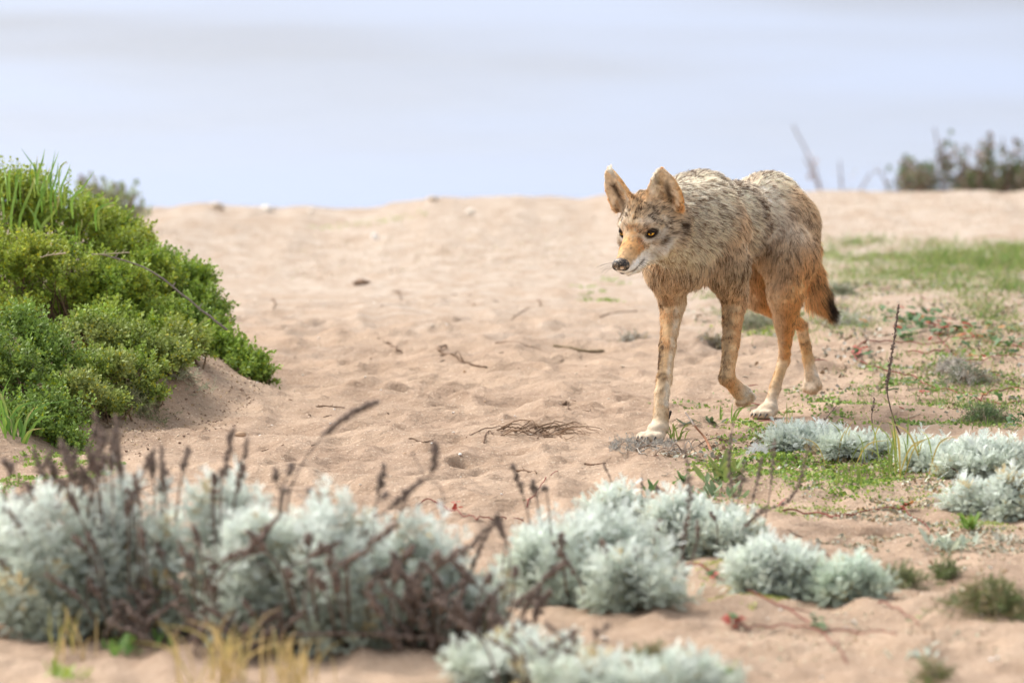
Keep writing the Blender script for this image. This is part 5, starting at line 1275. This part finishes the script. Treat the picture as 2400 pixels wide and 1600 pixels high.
rosette('tiny grey seedling beside the spoon leaved mat', 2360, 1272, 18, .020, .006, A(.50, .52, .42), A(.66, .66, .56), .014, (.2, 1))
# mats of wiry dwarf foliage
NEED = []
for sd in range(3):
    r = np.random.default_rng(50+sd); P = []
    for i in range(16):
        v, f = strip(.0014, .009, (0, 0, 0)); P.append((v @ (rotz(2.4*i) @ rotx(radians(70-40*i/16))).T+A(0, 0, .03*i/16), f, A(1, 1, 1)*r.uniform(.8, 1.2)))
    NEED.append(merge(P))
def mat_plant(label, px, py, hw, hh, n, c, c2, dry=.3):
    b = G1(px, py); o = thing('mat_plant', b, label, 'plant', 'wiry mats'); k = b[1]/15000
    T = np.stack([b[0]+rng.normal(0, .45, n)*hw*k, b[1]+rng.normal(0, .5, n)*hw*k, np.zeros(n)], -1); r_ = np.hypot(T[:, 0]-b[0], T[:, 1]-b[1])/(hw*k)
    T[:, 2] = gz(T[:, 0], T[:, 1])+hh*k*np.clip(1-r_**2, 0, 1)*rng.random(n); d = nrm(rng.normal(0, 1, (n, 3))*A(1, 1, .4)+A(0, 0, .45)); ac = Acc()
    tn = np.where((rng.random(n) < .5)[:, None], c, c2)*rng.uniform(.75, 1.25, (n, 1))
    for j, pr in enumerate(NEED):
        q = np.arange(n) % 3 == j; inst(ac, pr, frames(d[q], rng.random(q.sum())*6), T[q], rng.uniform(.7, 1.3, q.sum()), tn[q])
    ac.build('foliage', M_LEAF, o, b, kind='stuff'); st = Acc()
    for i in range(int(30*dry)+4):
        a_ = b+A(rng.normal(0, .3)*hw*k, rng.normal(0, .3)*hw*k, 0); e_ = a_+A(rng.normal(0, .5)*hw*k, rng.normal(0, .3)*hw*k, 0); m_ = (a_+e_)/2
        for p_ in (a_, m_, e_): p_[2] = gz(p_[0], p_[1])+.003
        m_[2] += rng.uniform(.3, 1)*hh*k; tube(st, smooth_path([a_, m_, e_], 7), .0011, A(.36, .28, .20)*rng.uniform(.7, 1.3), 4)
    st.build('dry_stems', M_BARK, o, b, kind='stuff')
OL, OL2, GREYM = A(.16, .20, .07), A(.28, .24, .12), A(.40, .38, .33)
mat_plant('big brownish green wiry mat on the sand to the side of the small cushion', 2330, 1435, 110, 75, 420, OL, OL2, .9)
mat_plant('small wiry mat next to the small grey green cushion', 2110, 1365, 50, 25, 110, OL, A(.30, .32, .16))
mat_plant('dark wiry tuft beside the pale chip near the big brownish mat', 2220, 1350, 28, 25, 70, OL*.9, OL)
mat_plant('grey dead wiry mat beside the bare red runner', 2265, 895, 60, 30, 160, GREYM, A(.20, .22, .14), .9)
mat_plant('pale grey dead mat touching the bare red runner', 2230, 868, 45, 18, 110, A(.52, .48, .42), GREYM, .9)
mat_plant('dark green wiry mat behind the lacy sagewort', 2310, 985, 60, 30, 190, A(.12, .19, .07), A(.20, .22, .12), .5)
mat_plant('olive wiry mat behind the lifted forepaw', 1770, 765, 55, 22, 150, A(.20, .22, .12), A(.34, .34, .24), .4)
mat_plant('grey wiry scrap on the sand past the lifted forepaw', 1680, 815, 34, 18, 80, GREYM, OL2, .6)
mat_plant('grey wiry scrap on open sand near the leafy ended twig', 1480, 800, 28, 14, 60, GREYM, OL2, .6)
mat_plant('dark wiry scrap beneath the trailing red runner', 2180, 1590, 40, 22, 70, OL, OL2)
mat_plant('dark wiry mat in front of the round sagewort', 1520, 1560, 60, 30, 120, OL, OL2, .6)
mat_plant('grey green wiry mat by the low black patch of stems', 1960, 690, 45, 18, 120, A(.34, .36, .26), A(.22, .24, .14), .3)
mat_plant('pale green wiry mat under the hanging tail', 1990, 760, 60, 20, 150, A(.36, .40, .22), A(.52, .52, .46), .3)
# straw mats hanging from the bank
for (px, py, hw, hh, c, lab) in ((400, 868, 70, 24, A(.42, .44, .30), 'grey wiry fringe hanging over the lip of the bare bank'), (315, 950, 60, 26, A(.30, .32, .16), 'olive wiry fringe spilling down the bare bank'), (180, 945, 60, 24, A(.30, .26, .16), 'brown wiry stems under the thin mixed shrub')):
    mat_plant(lab, px, py, hw, hh, 170, c, c*.7, .8)

# ------------------------------------------------------------------ sticks lying on the shrubs
def air_twig(P, d, r, label, col, name='bare_twig'):
    q = smooth_path([W(*p, d) for p in P], 22); ac = Acc(); n = len(q); tube(ac, q+rng.normal(0, r*.2, q.shape), r*np.linspace(.55, 1, n), col*rng.uniform(.8, 1.2, (n, 1)), 6)
    for k in (5, 11, 16): tube(ac, [q[k], q[k]+A(.008, 0, .010)], [r*.6, r*.25], col, 5)
    return ac.build(name, M_BARK, None, q[0], label=label, cat='twig')
air_twig(z4(420, 520, 500, 530, 680, 590, 850, 715, 930, 780, 1045, 868), 15.72, .0030, 'long bare grey twig bowed over the crest shrub', A(.28, .23, .21))
air_twig(z4(430, 521, 520, 518, 595, 513), 15.7, .0018, 'short pale straw stem beside the bowed twig', A(.50, .44, .30))
air_twig(z4(185, 535, 240, 523, 300, 516), 15.55, .0024, 'pale dry blade lying on the yellow green shrub', A(.56, .47, .33))

# ------------------------------------------------------------------ far plants on the brink and the slope beyond
def far_shrub(label, px, py, dep, spec, col, col2, name='far_shrub', leafn=14, ls=.012):
    """upright stems with leaves; spec: (px base, px tip, py tip)"""
    b = W(px, py, dep); b[2] = gz(b[0], b[1]); o = thing(name, b, label, 'shrub', 'shrubs along the brink'); ac = Acc(); st = Acc()
    for x0, x1, y1, dens, c in spec:
        a_ = W(x0, py, dep+rng.uniform(-.2, .2)); a_[2] = gz(a_[0], a_[1])-.01; e_ = W(x1, y1, a_[1]); m_ = (a_+e_)/2+A((e_[0]-a_[0])*-.2, 0, .02)
        q = smooth_path([a_, m_, e_], 14); tube(st, q, np.linspace(.006, .003, 14), A(.26, .19, .15), 5); L_ = np.linalg.norm(e_-a_); m = int(dens*L_*100)
        if m < 1: continue
        t = rng.uniform(.15, 1, m); i = np.minimum((t*13).astype(int), 12); T = q[i]+rng.normal(0, .022, (m, 3))*np.array([1, 1, .6]); g_ = gz(T[:, 0], T[:, 1]); T[:, 2] = np.maximum(T[:, 2], g_)
        inst(ac, LEAFLET, frames(rdir(m, .1), rng.random(m)*6), T, ls*1.3*rng.uniform(.7, 1.3, m), np.where((rng.random(m) < .5)[:, None], col, c if c is not None else col2)*rng.uniform(.7, 1.3, (m, 1)))
    st.build('stems', M_BARK, o, b, kind='stuff')
    if ac.n: ac.build('foliage', M_LEAF, o, b, kind='stuff')
    return o
OLV, OLV2 = A(.26, .33, .14), A(.32, .36, .19)
sp = []
for i in range(40):
    x = rng.uniform(180, 345); top = 6+np.interp(x, [175, 200, 230, 250, 280, 310, 345], [400, 385, 430, 420, 415, 440, 465])+rng.uniform(-6, 40); sp.append((x*.5+265*.5+rng.normal(0, 12), x, top, .8, None))
far_shrub('small olive shrub on the brink behind the bright shrubs', 268, 488, 22.2, sp, OLV, OLV2, ls=.016)
far_shrub('clump of brown and green upright stems at the brink', 2290, 440, 26.5, [(2130+rng.uniform(-20, 20), 2120, 372, 2.2, A(.20, .26, .10)), (2155, 2150, 390, 1.6, None), (2180, 2170, 402, 1.2, None), (2215, 2190, 300, .25, None), (2225, 2205, 335, 1.4, None), (2235, 2215, 362, 1.6, None), (2090, 2065, 400, .7, A(.3, .25, .2))]
          +[(x, x+rng.normal(-8, 14), rng.uniform(305, 400), rng.uniform(.5, 1.3), A(.28, .18, .13) if rng.random() < .55 else None) for x in np.linspace(2255, 2460, 20)]
          +[(x, x+rng.normal(0, 10), rng.uniform(385, 420), rng.uniform(1.6, 2.8), A(.22, .17, .12)) for x in np.concatenate([np.linspace(2250, 2460, 26), np.linspace(2110, 2190, 8)])], A(.13, .17, .07), A(.19, .14, .10), ls=.02)
far_shrub('lone curved dry stem at the brink beyond the rump', 1935, 446, 28, [(1940, 1858, 292, .22, A(.4, .3, .24)), (1938, 1888, 372, .35, A(.30, .2, .14))], A(.40, .27, .20), A(.32, .22, .16), ls=.016)
far_shrub('pair of short pale dry stems at the brink', 1975, 446, 27, [(1975, 1968, 378, .25, A(.5, .36, .26)), (2000, 2040, 405, .2, None)], A(.42, .36, .26), A(.3, .28, .18))
